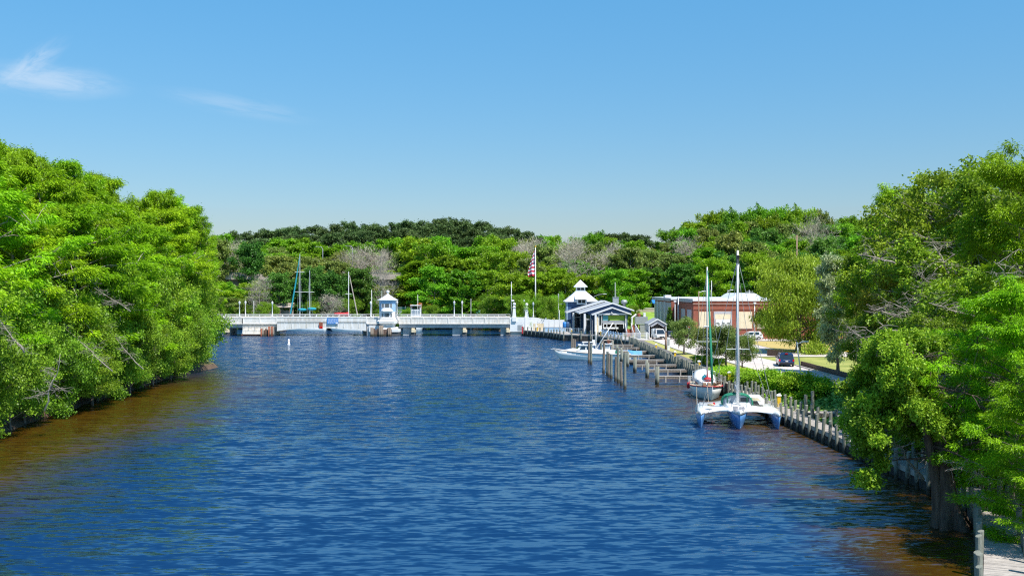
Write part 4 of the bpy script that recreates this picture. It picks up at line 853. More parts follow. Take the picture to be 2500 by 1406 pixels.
# ------------------------------------------------------------------ poles, signs, low fences
def pole(px, D, y0, y1, r, m, label, cat='utility pole', name='utility_pole', arm=None, lean=0, zz=None, group=None):
    zg = hz(PX(px,D),D) if zz is None else zz; h = PZ(y0,D)-zg
    t = thing(name, label, cat, (PX(px,D),D,zg), group=group)
    P(t, 'pole', m, lambda b: b.tube([(0,0,-.3),(-lean*h,0,h)],[r,r*.7],10), True)
    if arm == 'cross': P(t, 'crossarm', m, lambda b: (b.box(-1.0-lean*h,1.0-lean*h,-.06,.06,h-.5,h-.36), [b.cyl(x-lean*h,0,h-.36,h-.18,.05,n=6) for x in (-.9,-.3,.3,.9)]))
    if arm == 'lamp': P(t, 'lamp_head', M['white'], lambda b: (b.tube([(-lean*h,0,h-.25),(.8-lean*h,0,h)],.05,6), b.box(.6-lean*h,1.35-lean*h,-.14,.14,h-.06,h+.1)))
    if arm == 'gear': P(t, 'camera_unit', M['white'], lambda b: (b.box(0,.75,-.2,.2,h*.60,h*.60+.45), b.box(-.12,.2,-.15,.15,h*.72,h*.72+.3)))
    if arm == 'cap': P(t, 'lamp_head', M['white'], lambda b: b.box(-.25,.25,-.25,.25,h-.05,h+.25))
    return t
pole(1248.5,270,688,780,.14,M['grey'],'grey pole with white camera unit left of the obelisks',arm='gear')
pole(1706,209,711,806,.13,M['wood'],'brown wooden lamp pole at the left end of the brick front wall',arm='lamp')
pole(1656,228,724,800,.2,M['grey'],'thick grey utility pole before the warehouse ivy')
pole(1648,222,737,806,.09,M['white'],'thin white lamp pole left of the thick grey pole',arm='cap',name='street_lamp',cat='street lamp')
pole(1842.5,204,741,815,.09,M['white'],'thin white lamp pole before the right part of the brick wall',arm='cap',name='street_lamp',cat='street lamp')
pole(1829,262,708,760,.12,M['grey'],'distant utility pole with crossarm above the warehouse roof',arm='cross')
pole(1725,268,690,760,.13,M['grey'],'plain grey pole above the warehouse roof left of the masts')
pole(1737,290,685,760,.15,M['grey'],'slim far pole just left of the sloop mast')
pole(1777,262,708,760,.08,M['grey'],'thin lamp post above the warehouse roof between the two masts',arm='lamp')
pole(1945.5,290,574,760,.26,M['wood'],'tall brown wooden pole rising above the yellow-green willow',arm='cross')
pole(1957,121,834,921,.09,M['white'],'leaning white lamp post beside the dark blue car',name='street_lamp',cat='street lamp',arm='lamp',lean=.13)
pole(1625.5,176,811,856,.2,M['wood'],'short thick brown post at the edge of the promenade')
pole(1366,240,757,800,.06,M['white'],'thin white pole beside the terrace fence',zz=1.4)
pole(1656.5,180,838,858,.07,M['pilebrown'],'short thin post behind the promenade grass',zz=1.4)
tlt = thing('utility_cabinet', 'white meter cabinet beside the short brown post', 'cabinet', (PX(1632,174.5),174.5,1.4))
P(tlt, 'box', M['white'], lambda b: b.box(-.22,.22,-.2,.2,.0,2.2)); P(tlt, 'door', M['grey'], lambda b: b.box(-.16,.16,-.23,-.205,.9,1.9))
# arm lamp left of the tower roof and curved lamp above it
t = thing('street_lamp', 'grey bracket sign mast left of the tower house roof', 'street lamp', (PX(1363.5,270),270,1.5))
P(t, 'pole', M['white'], lambda b: b.tube([(0,0,0),(0,0,PZ(717,270)-1.5)],.1,8)); P(t, 'bracket', M['grey'], lambda b: (b.tube([(0,0,6.2),(2.2,0,6.5)],.06,6), b.box(-.15,.15,-.1,.1,PZ(740,270)-1.5,PZ(718,270)-1.5)))
t = thing('street_lamp', 'curved lamp arm reaching right from behind the tower house roof', 'street lamp', (PX(1446,274),274,1.6))
h = PZ(724,274)-1.6
P(t, 'pole', M['grey'], lambda b: b.tube([(0,0,0),(0,0,h-.6),(.5,0,h),(1.6,0,h+.5),(3.0,0,h+.7)],[.12,.1,.08,.06,.05],8)); P(t, 'lamp_head', M['white'], lambda b: b.box(2.9,3.8,-.12,.12,h+.62,h+.76))
def sign(px, D, y0, y1, kind, label):
    x = PX(px,D); zc = PZ((y0+y1)/2,D); s = (y1-y0)*D/F/2
    t = thing('road_sign', label, 'road sign', (x,D,1.4)); zc -= 1.4
    P(t, 'post', M['grey'], lambda b: b.box(-.04,.04,-.02,.04,0,zc+s))
    if kind == 'no':
        P(t, 'board', M['white'], lambda b: b.box(-s,s,-.05,-.021,zc-s,zc+s))
        P(t, 'disc', M['stuffred'], lambda b: b.prismY([(s*.86*math.cos(k*PI/10),zc+s*.86*math.sin(k*PI/10)) for k in range(20)],-.062,-.051))
        P(t, 'bar', M['white'], lambda b: b.box(-s*.6,s*.6,-.07,-.0625,zc-s*.16,zc+s*.16))
    else:
        P(t, 'board', M['stuffred'], lambda b: b.prismY([(-s*1.2,zc+s),(s*1.2,zc+s),(.1,zc-s),(-.1,zc-s)],-.05,-.021))
        P(t, 'centre', M['white'], lambda b: b.prismY([(-s*.6,zc+s*.6),(s*.6,zc+s*.6),(0,zc-s*.3)],-.06,-.051))
sign(1681.5,190,790,801,'no','square white sign with a red disc above the small round trees')
sign(1727,192,799.5,808,'give','red and white triangle sign half hidden by the small trees')
def lowfence(x0, y0, x1, y1, label, h=1.0):
    t = thing('board_fence', label, 'fence', (x0,y0,1.4)); L_ = math.hypot(x1-x0,y1-y0); t.rotation_euler.z = math.atan2(y1-y0,x1-x0)
    P(t, 'board', M['oldwood'], lambda b: [b.box(i*.3,i*.3+.27,-.03,.03,.05,h*(.93+.05*math.sin(i*3))) for i in range(int(L_/.3))])
    P(t, 'rail', M['bulk'], lambda b: (b.box(0,L_,.031,.1,h*.7,h*.7+.1), b.box(0,L_,.031,.1,.25,.35)))
lowfence(PX(1873,160),160,PX(1912,157.5),157.5,'low black board fence behind the dark blue car',1.1)
lowfence(39.2,139,39.2,112,'low dark fence along the far side of the road, right of the leaning lamp',.75)
b = MB(); b.box(38.62,38.85,100,140,1.3,1.55); tag(b.build('kerb', M['kerb']), kind='structure')
# wall behind the lawn
t = thing('low_wall', 'low pale wall at the back of the lawn', 'wall', (PX(1580,325),325,hz(PX(1580,325),325)))
P(t, 'wall', M['tanc'], lambda b: b.box(-8,6,-.2,.2,0,1.2)); P(t, 'coping', M['conc'], lambda b: b.box(-8.05,6.05,-.26,.26,1.2,1.35))
# small house roof at the left of the warehouse
t = thing('shed', 'pale shed with a blue roof edge peeping out left of the brick warehouse', 'shed', (PX(1598,268),268,1.6))
P(t, 'wall', M['white'], lambda b: b.box(.5,3,0,4,0,6.3)); P(t, 'roof', M['signblue'], lambda b: b.prismX([(-.3,6.3),(-.3,6.5),(2,7.3),(4.3,6.5),(4.3,6.3),(2,7.1)],-.5,3.2))
# behind the bridge: net fence, turquoise screens, low platform
t = thing('net_fence', 'tall dark green net fence behind the bridge house', 'fence', (PX(998,300),300,hz(PX(998,300),303)))
P(t, 'net', M['netgreen'], lambda b: b.box(-3.8,4.6,0,.05,1,PZ(735,300)-1.2)); P(t, 'post', M['grey'], lambda b: [b.cyl(x,-.08,0,PZ(734,300)-1.1,.07,n=6) for x in (-3.8,-1,1.8,4.6)])
t = thing('screen_fence', 'low turquoise screened fence behind the right span of the bridge', 'fence', (PX(1060,301),301,1))
P(t, 'screen', M['turq'], lambda b: [b.box(-8+i*2.7,-5.35+i*2.7,0,.05,2.5,PZ(757,301)-1) for i in range(8)]); P(t, 'post', M['grey'], lambda b: [b.cyl(-8+i*2.7,-.08,0,PZ(756,301)-1,.06,n=6) for i in range(9)])
place('flower_shrub', leafblob('flowers', [(random.uniform(-3.5,3.5),random.uniform(-.5,.5),random.uniform(0,.8),.7) for _ in range(12)], 900, .2, L['flower'], 9), (PX(1055,299),299,PZ(750,299)), 'low shrubs with orange blossom above the turquoise fence', 'shrub')
place('flower_shrub', leafblob('flowers', [(random.uniform(-.7,.7),0,random.uniform(-.6,.6),.6) for _ in range(5)], 110, .22, L['flower'], 10), (PX(1042,296),296,PZ(726.5,296)), 'small cluster of orange blossom in the dark trees right of the bridge house', 'blossom')
t = thing('boat_shed', 'long low open shed with a tan roof behind the left span of the bridge', 'shed', (PX(660,300),300,.9))
P(t, 'roof', M['tanc'], lambda b: b.prismX([(-1,PZ(749,300)-.9),(3,PZ(744,300)-.3),(7,PZ(749,300)-.9),(7,PZ(749,300)-1.1),(-1,PZ(749,300)-1.1)],-6,6.4))
P(t, 'wall', M['tanc'], lambda b: b.box(-6,6.2,2.5,2.7,0,PZ(750,300)-1.1)); P(t, 'post', M['wood'], lambda b: [b.box(x,x+.2,-.8,-.6,0,PZ(749,300)-1.15) for x in (-5.8,-2.9,0,2.9,5.8)])
t = thing('boat_shed', 'small tan roofed shelter behind the bridge, nearest the left trees', 'shed', (PX(555,300),300,.9))
P(t, 'roof', M['tanc'], lambda b: b.prismX([(-1,PZ(747,300)-.9),(2,PZ(741,300)-.9),(5,PZ(747,300)-.9),(5,PZ(747,300)-1.1),(-1,PZ(747,300)-1.1)],-2.4,1.6)); P(t, 'post', M['wood'], lambda b: [b.box(x,x+.2,-.6,-.4,0,PZ(747,300)-1.1) for x in (-2.2,-.5,1.2)])
# ------------------------------------------------------------------ boardwalk, bulkheads, finger piers
PATH = [(15.6,33.5),(17.5,38.4),(19.5,42.7),(23.1,51),(24.25,57),(24.15,73),(23.75,90),(23.6,113)]
def along(path, step, start=0.):
    out = []; carry = start
    for (x0,y0),(x1,y1) in zip(path, path[1:]):
        L_ = math.hypot(x1-x0,y1-y0); u = carry
        while u < L_: out.append((x0+(x1-x0)*u/L_, y0+(y1-y0)*u/L_, math.atan2(y1-y0,x1-x0))); u += step
        carry = u-L_
    return out
def offset(path, d):
    out = []
    for i,(x,y) in enumerate(path):
        a = path[max(0,i-1)]; b_ = path[min(len(path)-1,i+1)]; t = Vector((b_[0]-a[0],b_[1]-a[1])).normalized(); out.append((x+t.y*d, y-t.x*d))
    return out
def piling_me(name, h, r=.15, m='pile', seed=0, slant=.1):
    rnd = random.Random(seed); b = MB(); n = 10
    b.tube([(0,0,-1.6),(rnd.uniform(-.03,.03),rnd.uniform(-.03,.03),h)],[r*1.08,r],n,False)
    k = len(b.v)-n                                # slanted cut top
    for i in range(n): x,y,z = b.v[k+i]; b.v[k+i] = (x,y,z+(x*.8+y*.3)*slant*4)
    b.f.append(list(range(k,k+n))); b.mi.append(0)
    b.f.append(list(range(k,k+n))[::-1]); b.mi.append(0); b.f.pop(); b.mi.pop()
    return b.mesh(name, M[m])
PM = [piling_me('post_mesh', 1.8+.05*i, .125, 'pile', i) for i in range(5)]
PM2 = [piling_me('post_mesh', 2.12+.04*i, .16, 'pile', i+9) for i in range(5)]
def posts(t, pts, ms, dz=0):
    for i,(x,y,a) in enumerate(pts):
        o = bpy.data.objects.new('post', random.choice(ms)); C.objects.link(o); o.parent = t
        o.location = (x-t.location.x, y-t.location.y, dz+random.uniform(-.13,.13)); o.rotation_euler = (random.uniform(-.045,.045),random.uniform(-.045,.045),random.uniform(0,.6))
bw = thing('boardwalk', 'grey plank boardwalk lined by two rows of posts along the right bank', 'boardwalk', (24,75,0))
WD = 1.65; ZD = .95
def loc2(pts): return [(x-24,y-75) for x,y in pts]
def decking(b, path, w, z0, z1, inset=.16, step=.155):
    for x,y,a in along(path, step):
        nx_, ny_ = math.sin(a), -math.cos(a); tx, ty = math.cos(a)*(step-.015), math.sin(a)*(step-.015)
        j = random.uniform(-.015,.015)
        b.prism([(x+nx_*inset,y+ny_*inset),(x+nx_*w,y+ny_*w),(x+nx_*w+tx,y+ny_*w+ty),(x+nx_*inset+tx,y+ny_*inset+ty)][::-1], z0, z1+j*.6)
P(bw, 'deck', M['plank'], lambda b: decking(b, loc2(PATH), WD, ZD-.06, ZD))
def strip(b, path, o0, o1, z0, z1):
    a = offset(path,o0); c = offset(path,o1)
    for i in range(len(path)-1): b.prism([a[i],a[i+1],c[i+1],c[i]][::-1], z0, z1)
P(bw, 'stringer', M['plank'], lambda b: (strip(b, loc2(PATH), .17,.27, ZD-.34, ZD-.065), strip(b, loc2(PATH), WD-.1,WD, ZD-.34, ZD-.065)))
P(bw, 'bulkhead', M['bulk'], lambda b: strip(b, loc2(PATH), .29,.37, -1.5, ZD-.1))
posts(bw, [p for p in along(PATH, 1.63)], PM)
posts(bw, [p for p in along(offset(PATH, WD+.13), 1.63, .8)], PM, .08)
# cross pier running inland, with its two taller posts
cp = thing('cross_pier', 'short plank pier leading inland from the boardwalk over the lily leaves', 'pier', (25.4,91.2,0))
P(cp, 'deck', M['plank'], lambda b: [b.box(i*.16,i*.16+.145,-.7,.7,.9,.96) for i in range(int(6.2/.16))])
P(cp, 'stringer', M['pilebrown'], lambda b: (b.box(0,6.2,-.7,-.6,.6,.895), b.box(0,6.2,.6,.7,.6,.895)))
for x,y,h in ((.5,-.9,2.6),(1.1,-.9,2.9),(3.2,-.85,1.3),(5,-.85,1.3)): P(cp, 'post', M['pile'], lambda b: b.cyl(x,y,-1,h,.14,n=10))
# main bulkhead
BK = [(23.6,113.8),(23.6,205)]
bk = thing('bulkhead', 'long dark timber bulkhead lined with closely set grey posts along the promenade', 'bulkhead', (23.6,160,0))
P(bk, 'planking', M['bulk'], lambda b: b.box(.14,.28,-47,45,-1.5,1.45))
P(bk, 'cap', M['plank'], lambda b: b.box(.1,.45,-47,45,1.451,1.53))
posts(bk, along(BK, 1.5), PM2)
B2 = [(23.5,205.5),(21.3,215),(18,229.8),(14.6,231.2),(11.6,233.5),(8.8,244),(1.2,261)]
b2 = thing('bulkhead', 'dark timber bulkhead with thin posts before the restaurant and bridge end', 'bulkhead', (14,232,0))
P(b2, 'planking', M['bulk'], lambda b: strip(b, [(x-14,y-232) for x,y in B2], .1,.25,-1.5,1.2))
P(b2, 'cap', M['plank'], lambda b: strip(b, [(x-14,y-232) for x,y in B2], .05,.6,1.201,1.45))
posts(b2, along(B2, 2.3), PM2, .1)
b = MB(); strip(b, B2, .24, 6.0, 1.0, 1.44); q = b.build('promenade', M['plank']); tag(q, kind='structure')
# finger piers
FD = [127.5,137.6,146.5,156.6,167.0,178.2,188.5,198]
FL = [18.2,18.3,17.7,17.8,18.0,18.4,18.6,18.8]
FLB = ['nearest and lowest','second nearest','third nearest','fourth nearest','fifth nearest','sixth nearest','seventh nearest','farthest']
for i,(D_,xl) in enumerate(zip(FD,FL)):
    t = thing('finger_pier', 'narrow plank finger pier, %s of the row along the bulkhead' % FLB[i], 'pier', (xl,D_,0), group='finger piers along the bulkhead')
    ln = 23.5-xl
    P(t, 'deck', M['plank'], lambda b: [b.box(k*.2,k*.2+.18,-.45,.45,1.0,1.07) for k in range(int(ln/.2))])
    P(t, 'beam', M['pilebrown'], lambda b: (b.box(0,ln,-.42,-.3,.72,.995), b.box(0,ln,.3,.42,.72,.995)))
    for k in range(3):
        P(t, 'leg', M['plank'], lambda b: (b.box(.8+k*1.7,.95+k*1.7,-.5,-.38,.3,.99),))
    for s in (-1,1): P(t, 'post', M['pile'], lambda b: b.tube([(-.15,s*.62,-1.5),(-.1,s*.6,2.0+.15*((i+s) % 3))],[.19,.17],9), True)
# mooring pilings
MP = [(1526,950,861),(1518,941,883),(1510,935,849),(1502,930,871),(1492,924.5,864),(1486,921,862),(1482,916,858),(1473,911,837),(1443,889,839),(1437.5,886.5,833),(1467,872,835)]
mpn = ['nearest the viewer, right front','right behind the nearest one','tallest of the front four','leftmost of the front four','right one of the leaning trio','middle one of the trio','left one of the trio','standing alone left of the trio','right one of the pair before the white workboat','left one of the pair before the white workboat','behind the middle of the white workboat']
for i,(px,yb_,yt_) in enumerate(MP):
    D_ = PD(yb_); t = MB(); n = 10; h = PZ(yt_,D_)
    t.tube([(0,0,-1.5),(random.uniform(-.12,.12),0,h)],[.2,.17],n)
    o = t.build('mooring_piling', M['pilebrown' if i % 2 else 'pile'], loc=(PX(px,D_),D_,0), smooth=False); tag(o, 'tall wooden piling in the water, '+mpn[i], 'piling', 'mooring pilings off the finger piers')
for i,px in enumerate((1395,1399.5,1404)):
    t = MB(); t.tube([(0,0,-1.5),(.05,0,2.3-.1*i)],[.2,.18],10); tag(t.build('mooring_piling', M['pilebrown'], loc=(PX(px,197),197+i*.3,0)), 'brown piling of the tight cluster behind the workboat bow, %s one' % ('left','middle','right')[i], 'piling', 'piling cluster behind the workboat')
# yellow power pedestals
for i,(x,D_,lb) in enumerate(((24.5,94,'behind the boardwalk posts right of the trimaran'),(24.4,115,'near the sloop bow where the boardwalk ends'),(24.2,132.5,'second one up the promenade from the sloop'),(24.2,152,'third one up the promenade from the sloop'),(24.2,172,'fourth one up the promenade, left of the round tree'),(19.6,226,'before the front porch column of the restaurant'),(13.6,233.6,'at the left front column of the restaurant'),(6.2,251,'on the bulkhead below the flagpole'))):
    t = thing('power_pedestal', 'yellow power pedestal '+lb, 'power pedestal', (x,D_,1.1 if D_ < 114 else 1.45), group='yellow power pedestals')
    P(t, 'box', M['yellow'], lambda b: b.box(-.14,.14,-.14,.14,0,1.0)); P(t, 'cap', M['white'], lambda b: b.loft([[(s*a,c*a,z) for s,c in ((-1,-1),(1,-1),(1,1),(-1,1))] for z,a in ((1.0,.2),(1.1,.2),(1.2,.06))]))
t = thing('life_ring_post', 'red and white safety post at the bridge end bulkhead', 'post', (2.6,256.5,1.2)); P(t, 'post', M['red'], lambda b: b.box(-.16,.16,-.1,.1,-.6,1.2)); P(t, 'cap', M['white'], lambda b: b.box(-.2,.2,-.14,.14,1.2,1.35))
b = MB(); b.lathe([(.16,0),(.32,.2),(.36,.7),(.1,1.0)],n=10); 
# ------------------------------------------------------------------ boats
def hull_rings(L_, B_, z0, z1, n=18, wl=.86, sternw=.86, keel=-.5, rake=.9, belly=.6, fine=.55):
    rings = []
    for i in range(n+1):
        t = i/n; w_ = B_/2*(sternw+(1-sternw)*math.sin(min(1,t/.45)*PI/2)) if t < .45 else B_/2*(1-((t-.45)/.55)**(1/fine+.3))**.85 if t < .999 else .02
        w_ = max(w_, .03); sh = z0+(z1-z0)*t**2.2; y = -L_/2+L_*t
        k = keel*(1-t**6*.6); r = rake*t**3            # lower points pulled aft at the bow
        rings.append([(-w_,y,sh),(-w_*(wl+.04),y-r*.35,sh*.45),(-w_*wl*(1-.45*t**3),y-r*.8,.0),(-w_*belly*(1-.6*t**3),y-r,k*.7),(0,y-r,k),(w_*belly*(1-.6*t**3),y-r,k*.7),(w_*wl*(1-.45*t**3),y-r*.8,.0),(w_*(wl+.04),y-r*.35,sh*.45),(w_,y,sh)])
    return rings
def deck_from(b, rings, lift=.03, inset=.97):
    b.loft([[(r[0][0]*inset,r[0][1],r[0][2]+lift),(0,r[0][1],r[0][2]+lift+.06),(r[-1][0]*inset,r[-1][1],r[-1][2]+lift)] for r in rings], closed=False, caps=False)
def rubrail(b, rings, r=.05):
    b.tube([ (p[0][0],p[0][1],p[0][2]+.01) for p in rings], r, 6); b.tube([ (p[-1][0],p[-1][1],p[-1][2]+.01) for p in rings], r, 6)
# --- white workboat
wb = thing('workboat', 'long white workboat with low cabin, mast and slanting boom in the slip', 'boat', (13.4,172,0), R(90))
rg = hull_rings(12.9,3.7,.95,1.75,keel=-.5,rake=1.4)
P(wb, 'hull', M['gel'], lambda b: b.loft(rg), True)
P(wb, 'deck', M['white'], lambda b: deck_from(b, rg)); P(wb, 'rub_rail', M['tanc'], lambda b: rubrail(b, rg, .06), True)
P(wb, 'trunk_cabin', M['white'], lambda b: b.loft([[(-w_,y,1.15),(-w_*.85,y,z),(w_*.85,y,z),(w_,y,1.15)] for y,w_,z in ((-2.2,1.3,1.55),(.4,1.35,1.65),(3.2,1.2,1.85),(4.5,.75,1.6))]))
cb_ = P(wb, 'cabin', M['white'], lambda b: (b.loft([[(-1.25,y,z),(1.25,y,z),(1.1,y2_,z2_),(-1.1,y2_,z2_)] for y,z,y2_,z2_ in ((-.2,1.6,-.2,2.4),(2.7,1.6,2.0,2.4))]), b.box(-1.3,1.3,-.6,2.3,2.4,2.52)))
P(cb_, 'window', M['glass'], lambda b: ([b.add([(s*1.235,.1+i*1.05,1.75),(s*1.235,.95+i*1.05+(.15 if i else 0),1.75),(s*1.14,.95+i*1.05-(.2 if i else 0),2.28),(s*1.14,.1+i*1.05,2.28)],[(0,1,2,3)]) for s in (-1.02,1.02) for i in range(2)], b.add([(-1.0,2.67,1.75),(1.0,2.67,1.75),(.9,2.2,2.3),(-.9,2.2,2.3)],[(0,1,2,3)])))
P(wb, 'flybridge', M['white'], lambda b: (b.box(-1.0,1.0,-.3,1.6,2.9,2.97), b.box(-.3,.3,-.5,-.1,2.53,3.3), b.box(-.8,.8,1.3,1.5,2.53,2.85), [b.cyl(s*.9,y,2.5,2.95,.03,n=6) for s in (-1,1) for y in (-.2,1.5)]))
P(wb, 'mast', M['white'], lambda b: b.tube([(0,-.7,1.5),(0,-.7,5.7)],[.09,.06],8), True)
P(wb, 'antenna', M['white'], lambda b: b.tube([(.5,-.1,2.5),(.5,-.1,6.6)],[.035,.02],6))
P(wb, 'boom', M['white'], lambda b: b.tube([(0,-.8,1.9),(0,-3.6,6.2)],[.09,.07],8), True)
P(wb, 'rigging', M['rope'], lambda b: (b.tube([(0,-3.6,6.2),(0,-.7,5.6)],.015,4), b.tube([(0,-3.6,6.2),(.8,-5.8,1.1)],.015,4), b.tube([(0,-3.6,6.2),(-.8,-5.8,1.1)],.015,4)))
P(wb, 'bow_rail', M['alum'], lambda b: (b.tube([(-.6,5.0,1.6),(-.3,6.1,1.8),(0,6.6,2.0),(.3,6.1,1.8),(.6,5.0,1.6)],.03,6), b.box(-.2,.2,6.1,6.9,1.7,1.8)))
P(wb, 'gear', M['green'], lambda b: b.box(-.8,-.2,-4.6,-3.9,1.0,1.5))
# --- second boat behind with green-white cabin
sb = thing('fishing_boat', 'small white fishing boat with a boxy cabin behind the white workboat', 'boat', (17.6,182.5,0), R(90))
rg2 = hull_rings(7.5,2.6,.8,1.2,keel=-.35,rake=.8)
P(sb, 'hull', M['gel'], lambda b: b.loft(rg2), True); P(sb, 'deck', M['white'], lambda b: deck_from(b, rg2))
P(sb, 'cabin', M['white'], lambda b: (b.box(-.8,.8,.2,1.7,.8,2.0), b.box(-1,1,-.2,1.9,2.0,2.12)))
P(sb, 'window', M['glassl'], lambda b: (b.box(-.83,-.801,.35,1.5,1.35,1.85), b.box(.801,.83,.35,1.5,1.35,1.85), b.box(-.6,.6,1.701,1.72,1.35,1.85)))
P(sb, 'frame', M['tanc'], lambda b: [b.tube([(s*.9,-.2,1),(s*.7,-.4,2.7),(s*.7,1.2,2.7),(s*.9,1.6,2.1)],.05,6) for s in (-1,1)])
P(sb, 'net_roll', M['rust'], lambda b: b.tube([(-.6,.4,2.5),(.6,.4,2.5)],.32,12))
# --- tarp skiff
sk_ = thing('covered_skiff', 'small skiff under a bright blue tarpaulin beside the bulkhead', 'boat', (20.9,176.2,0), R(84))
rg3 = hull_rings(2.9,1.6,.55,.8,keel=-.25,rake=.4)
P(sk_, 'hull', M['gel'], lambda b: b.loft(rg3), True); P(sk_, 'tarpaulin', M['tarp'], lambda b: b.loft([[(r[0][0]*1.03,r[0][1],r[0][2]-.1),(r[0][0]*.6,r[0][1],r[0][2]+.45),(0,r[0][1],r[0][2]+.62),(r[-1][0]*.6,r[-1][1],r[-1][2]+.45),(r[-1][0]*1.03,r[-1][1],r[-1][2]-.1)] for r in rg3[:-3]]))
P(sk_, 'outboard', M['black'], lambda b: (b.box(-.18,.18,-2.5,-2.15,.4,1.1), b.box(-.06,.06,-2.4,-2.25,-.4,.4)))
sk2 = thing('skiff', 'dark open skiff tied between the finger piers behind the tarp', 'boat', (20.4,160.5,0), R(95))
P(sk2, 'hull', M['bulk'], lambda b: b.loft(hull_rings(4.5,1.7,.4,.6,keel=-.25,rake=.4)), True); P(sk2, 'bench', M['plank'], lambda b: (b.box(-.7,.7,-1,-.7,.44,.5), b.box(-.7,.7,.4,.7,.5,.56)))
# --- sloop moored bow-on
sl = thing('sailing_sloop', 'white hulled sloop with red rail, moored ahead of the trimaran', 'sailboat', (21.55,113.6,0), PI-.06)
rg4 = hull_rings(10.4,3.45,1.15,1.55,keel=-.7,rake=1.5,wl=.84,sternw=.7)
P(sl, 'hull', M['gel'], lambda b: b.loft(rg4), True); P(sl, 'deck', M['cream'], lambda b: deck_from(b, rg4,.02,.95))
P(sl, 'toe_rail', M['red'], lambda b: rubrail(b, rg4, .06), True)
P(sl, 'boot_stripe', M['carblue'], lambda b: [b.tube([(r[k][0]*1.005,r[k][1],.06) for r in rg4[:-1]],.05,6) for k in (2,6)], True)
P(sl, 'cabin', M['white'], lambda b: b.loft([[(-w_,y,1.15),(-w_*.82,y,z),(w_*.82,y,z),(w_,y,1.15)] for y,w_,z in ((-1.6,1.15,1.85),(.5,1.1,1.8),(2.2,.8,1.7),(2.9,.5,1.4))]))
P(sl, 'window', M['glass'], lambda b: [b.box(s*1.09-.03,s*1.09+.03,-1.2+i*.8,-.75+i*.8,1.35,1.6) for s in (-1,1) for i in range(3)])
P(sl, 'dodger', M['white'], lambda b: b.loft([[(1.25*math.cos(k*PI/8),y,1.5+h*math.sin(k*PI/8)**.7) for k in range(9)] for y,h in ((-1.3,.75),(-2.1,1.25),(-3.2,1.3))]), True)
P(sl, 'bimini_frame', M['alum'], lambda b: [b.tube([(s*1.3,-2,1.2),(s*1.25,-2.2,2.6),(0,-2.2,2.9)],.03,6) for s in (-1,1)])
P(sl, 'sail_bag', M['teal'], lambda b: b.loft([[(.35*r*math.cos(k*PI/4),y,2.0+.3*r*math.sin(k*PI/4)) for k in range(8)] for y,r in ((.6,.4),(-.2,1.0),(-1.6,.9),(-2.4,.5))]), True)
P(sl, 'sail_bundle', M['red'], lambda b: b.loft([[(.5*r*math.cos(k*PI/4)-.1,y,1.95+.28*r*math.sin(k*PI/4)) for k in range(8)] for y,r in ((1.6,.3),(1.2,1.0),(.5,.9),(.2,.5))]), True)
P(sl, 'mast', M['alum'], lambda b: b.tube([(0,.8,1.2),(0,.8,14.3)],[.10,.075],10), True)
P(sl, 'spreader', M['white'], lambda b: (b.tube([(-1.1,.8,6.1),(1.1,.8,6.1)],.03,6), b.tube([(-.35,.8,7.75),(.35,.8,7.75)],.09,8)))
P(sl, 'furled_sail', M['green'], lambda b: b.tube([(0,5.0,1.8),(0,4.0,5),(0,1.2,13.9)],[.12,.14,.05],8), True)
P(sl, 'boom', M['alum'], lambda b: b.tube([(0,.7,2.3),(0,-3.2,2.35)],.07,8))
P(sl, 'shroud', M['grey'], lambda b: [b.tube([(s*1.5,.6,1.3),(s*1.1,.8,6.1),(0,.8,13.8)],.02,4) for s in (-1,1)]+[b.tube([(0,-5,1.3),(0,.8,14.2)],.02,4)])
P(sl, 'pulpit', M['alum'], lambda b: (b.tube([(-.9,3.6,1.4),(-.85,3.7,2.1),(0,5.1,2.3),(.85,3.7,2.1),(.9,3.6,1.4)],.03,6), [b.tube([(s*1.55,y,1.25),(s*1.55,y,1.9)],.025,5) for s in (-1,1) for y in (-3,-1,1,2.6)], [b.tube([(s*1.5,-4.4,1.9),(s*1.58,-1,1.9),(s*1.5,1.6,1.92),(s*.88,3.7,2.1)],.015,4) for s in (-1,1)]))
P(sl, 'deck_gear', M['wood'], lambda b: [b.tube([(-.9+i*.12,2.6+i*.2,1.5),(-1.1+i*.2,4.0+i*.1,1.95)],.05,5) for i in range(6)]+[b.box(-.6+i*.5,-.25+i*.5,2.6,3.2,1.4,1.75) for i in range(3)])
P(sl, 'outboard', M['grey'], lambda b: b.box(1.1,1.45,-5.5,-5.1,1.0,1.8)); P(sl, 'fender_buoy', M['red'], lambda b: b.lathe([(.08,.5),(.18,.6),(.18,1.1),(.08,1.2)],1.55,-3.8,8), True)
# --- trimaran
tr = thing('trimaran', 'white trimaran with blue hulls and green trimmed windscreen at the boardwalk', 'sailboat', (20.2,91.9,0), PI-.17)
def blue_hull(L_, B_, z1, xo, yo, keel=-.5, fl=.5, rake=1.0):
    out = []
    for i in range(19):
        t = i/18; w_ = B_/2*max(.03,(.7+.3*math.sin(min(1,t/.4)*PI/2)) if t < .4 else (1-((t-.4)/.6)**2.3)); y = yo-L_/2+L_*t; r = rake*t**4; sh = z1*(1+.12*t**2)
        out.append([(xo-w_,y,sh),(xo-w_*.82,y-r*.4,sh*.5),(xo-w_*.55,y-r*.8,0),(xo,y-r,keel),(xo+w_*.55,y-r*.8,0),(xo+w_*.82,y-r*.4,sh*.5),(xo+w_,y,sh)])
    return out
mh = blue_hull(11.2,2.0,1.2,0,0); pa = [blue_hull(8.6,.95,1.05,s*3.25,.7,-.35,rake=.7) for s in (-1,1)]
P(tr, 'hull', M['blue'], lambda b: b.loft(mh), True)
for a in pa: P(tr, 'float', M['blue'], lambda b: b.loft(a), True)
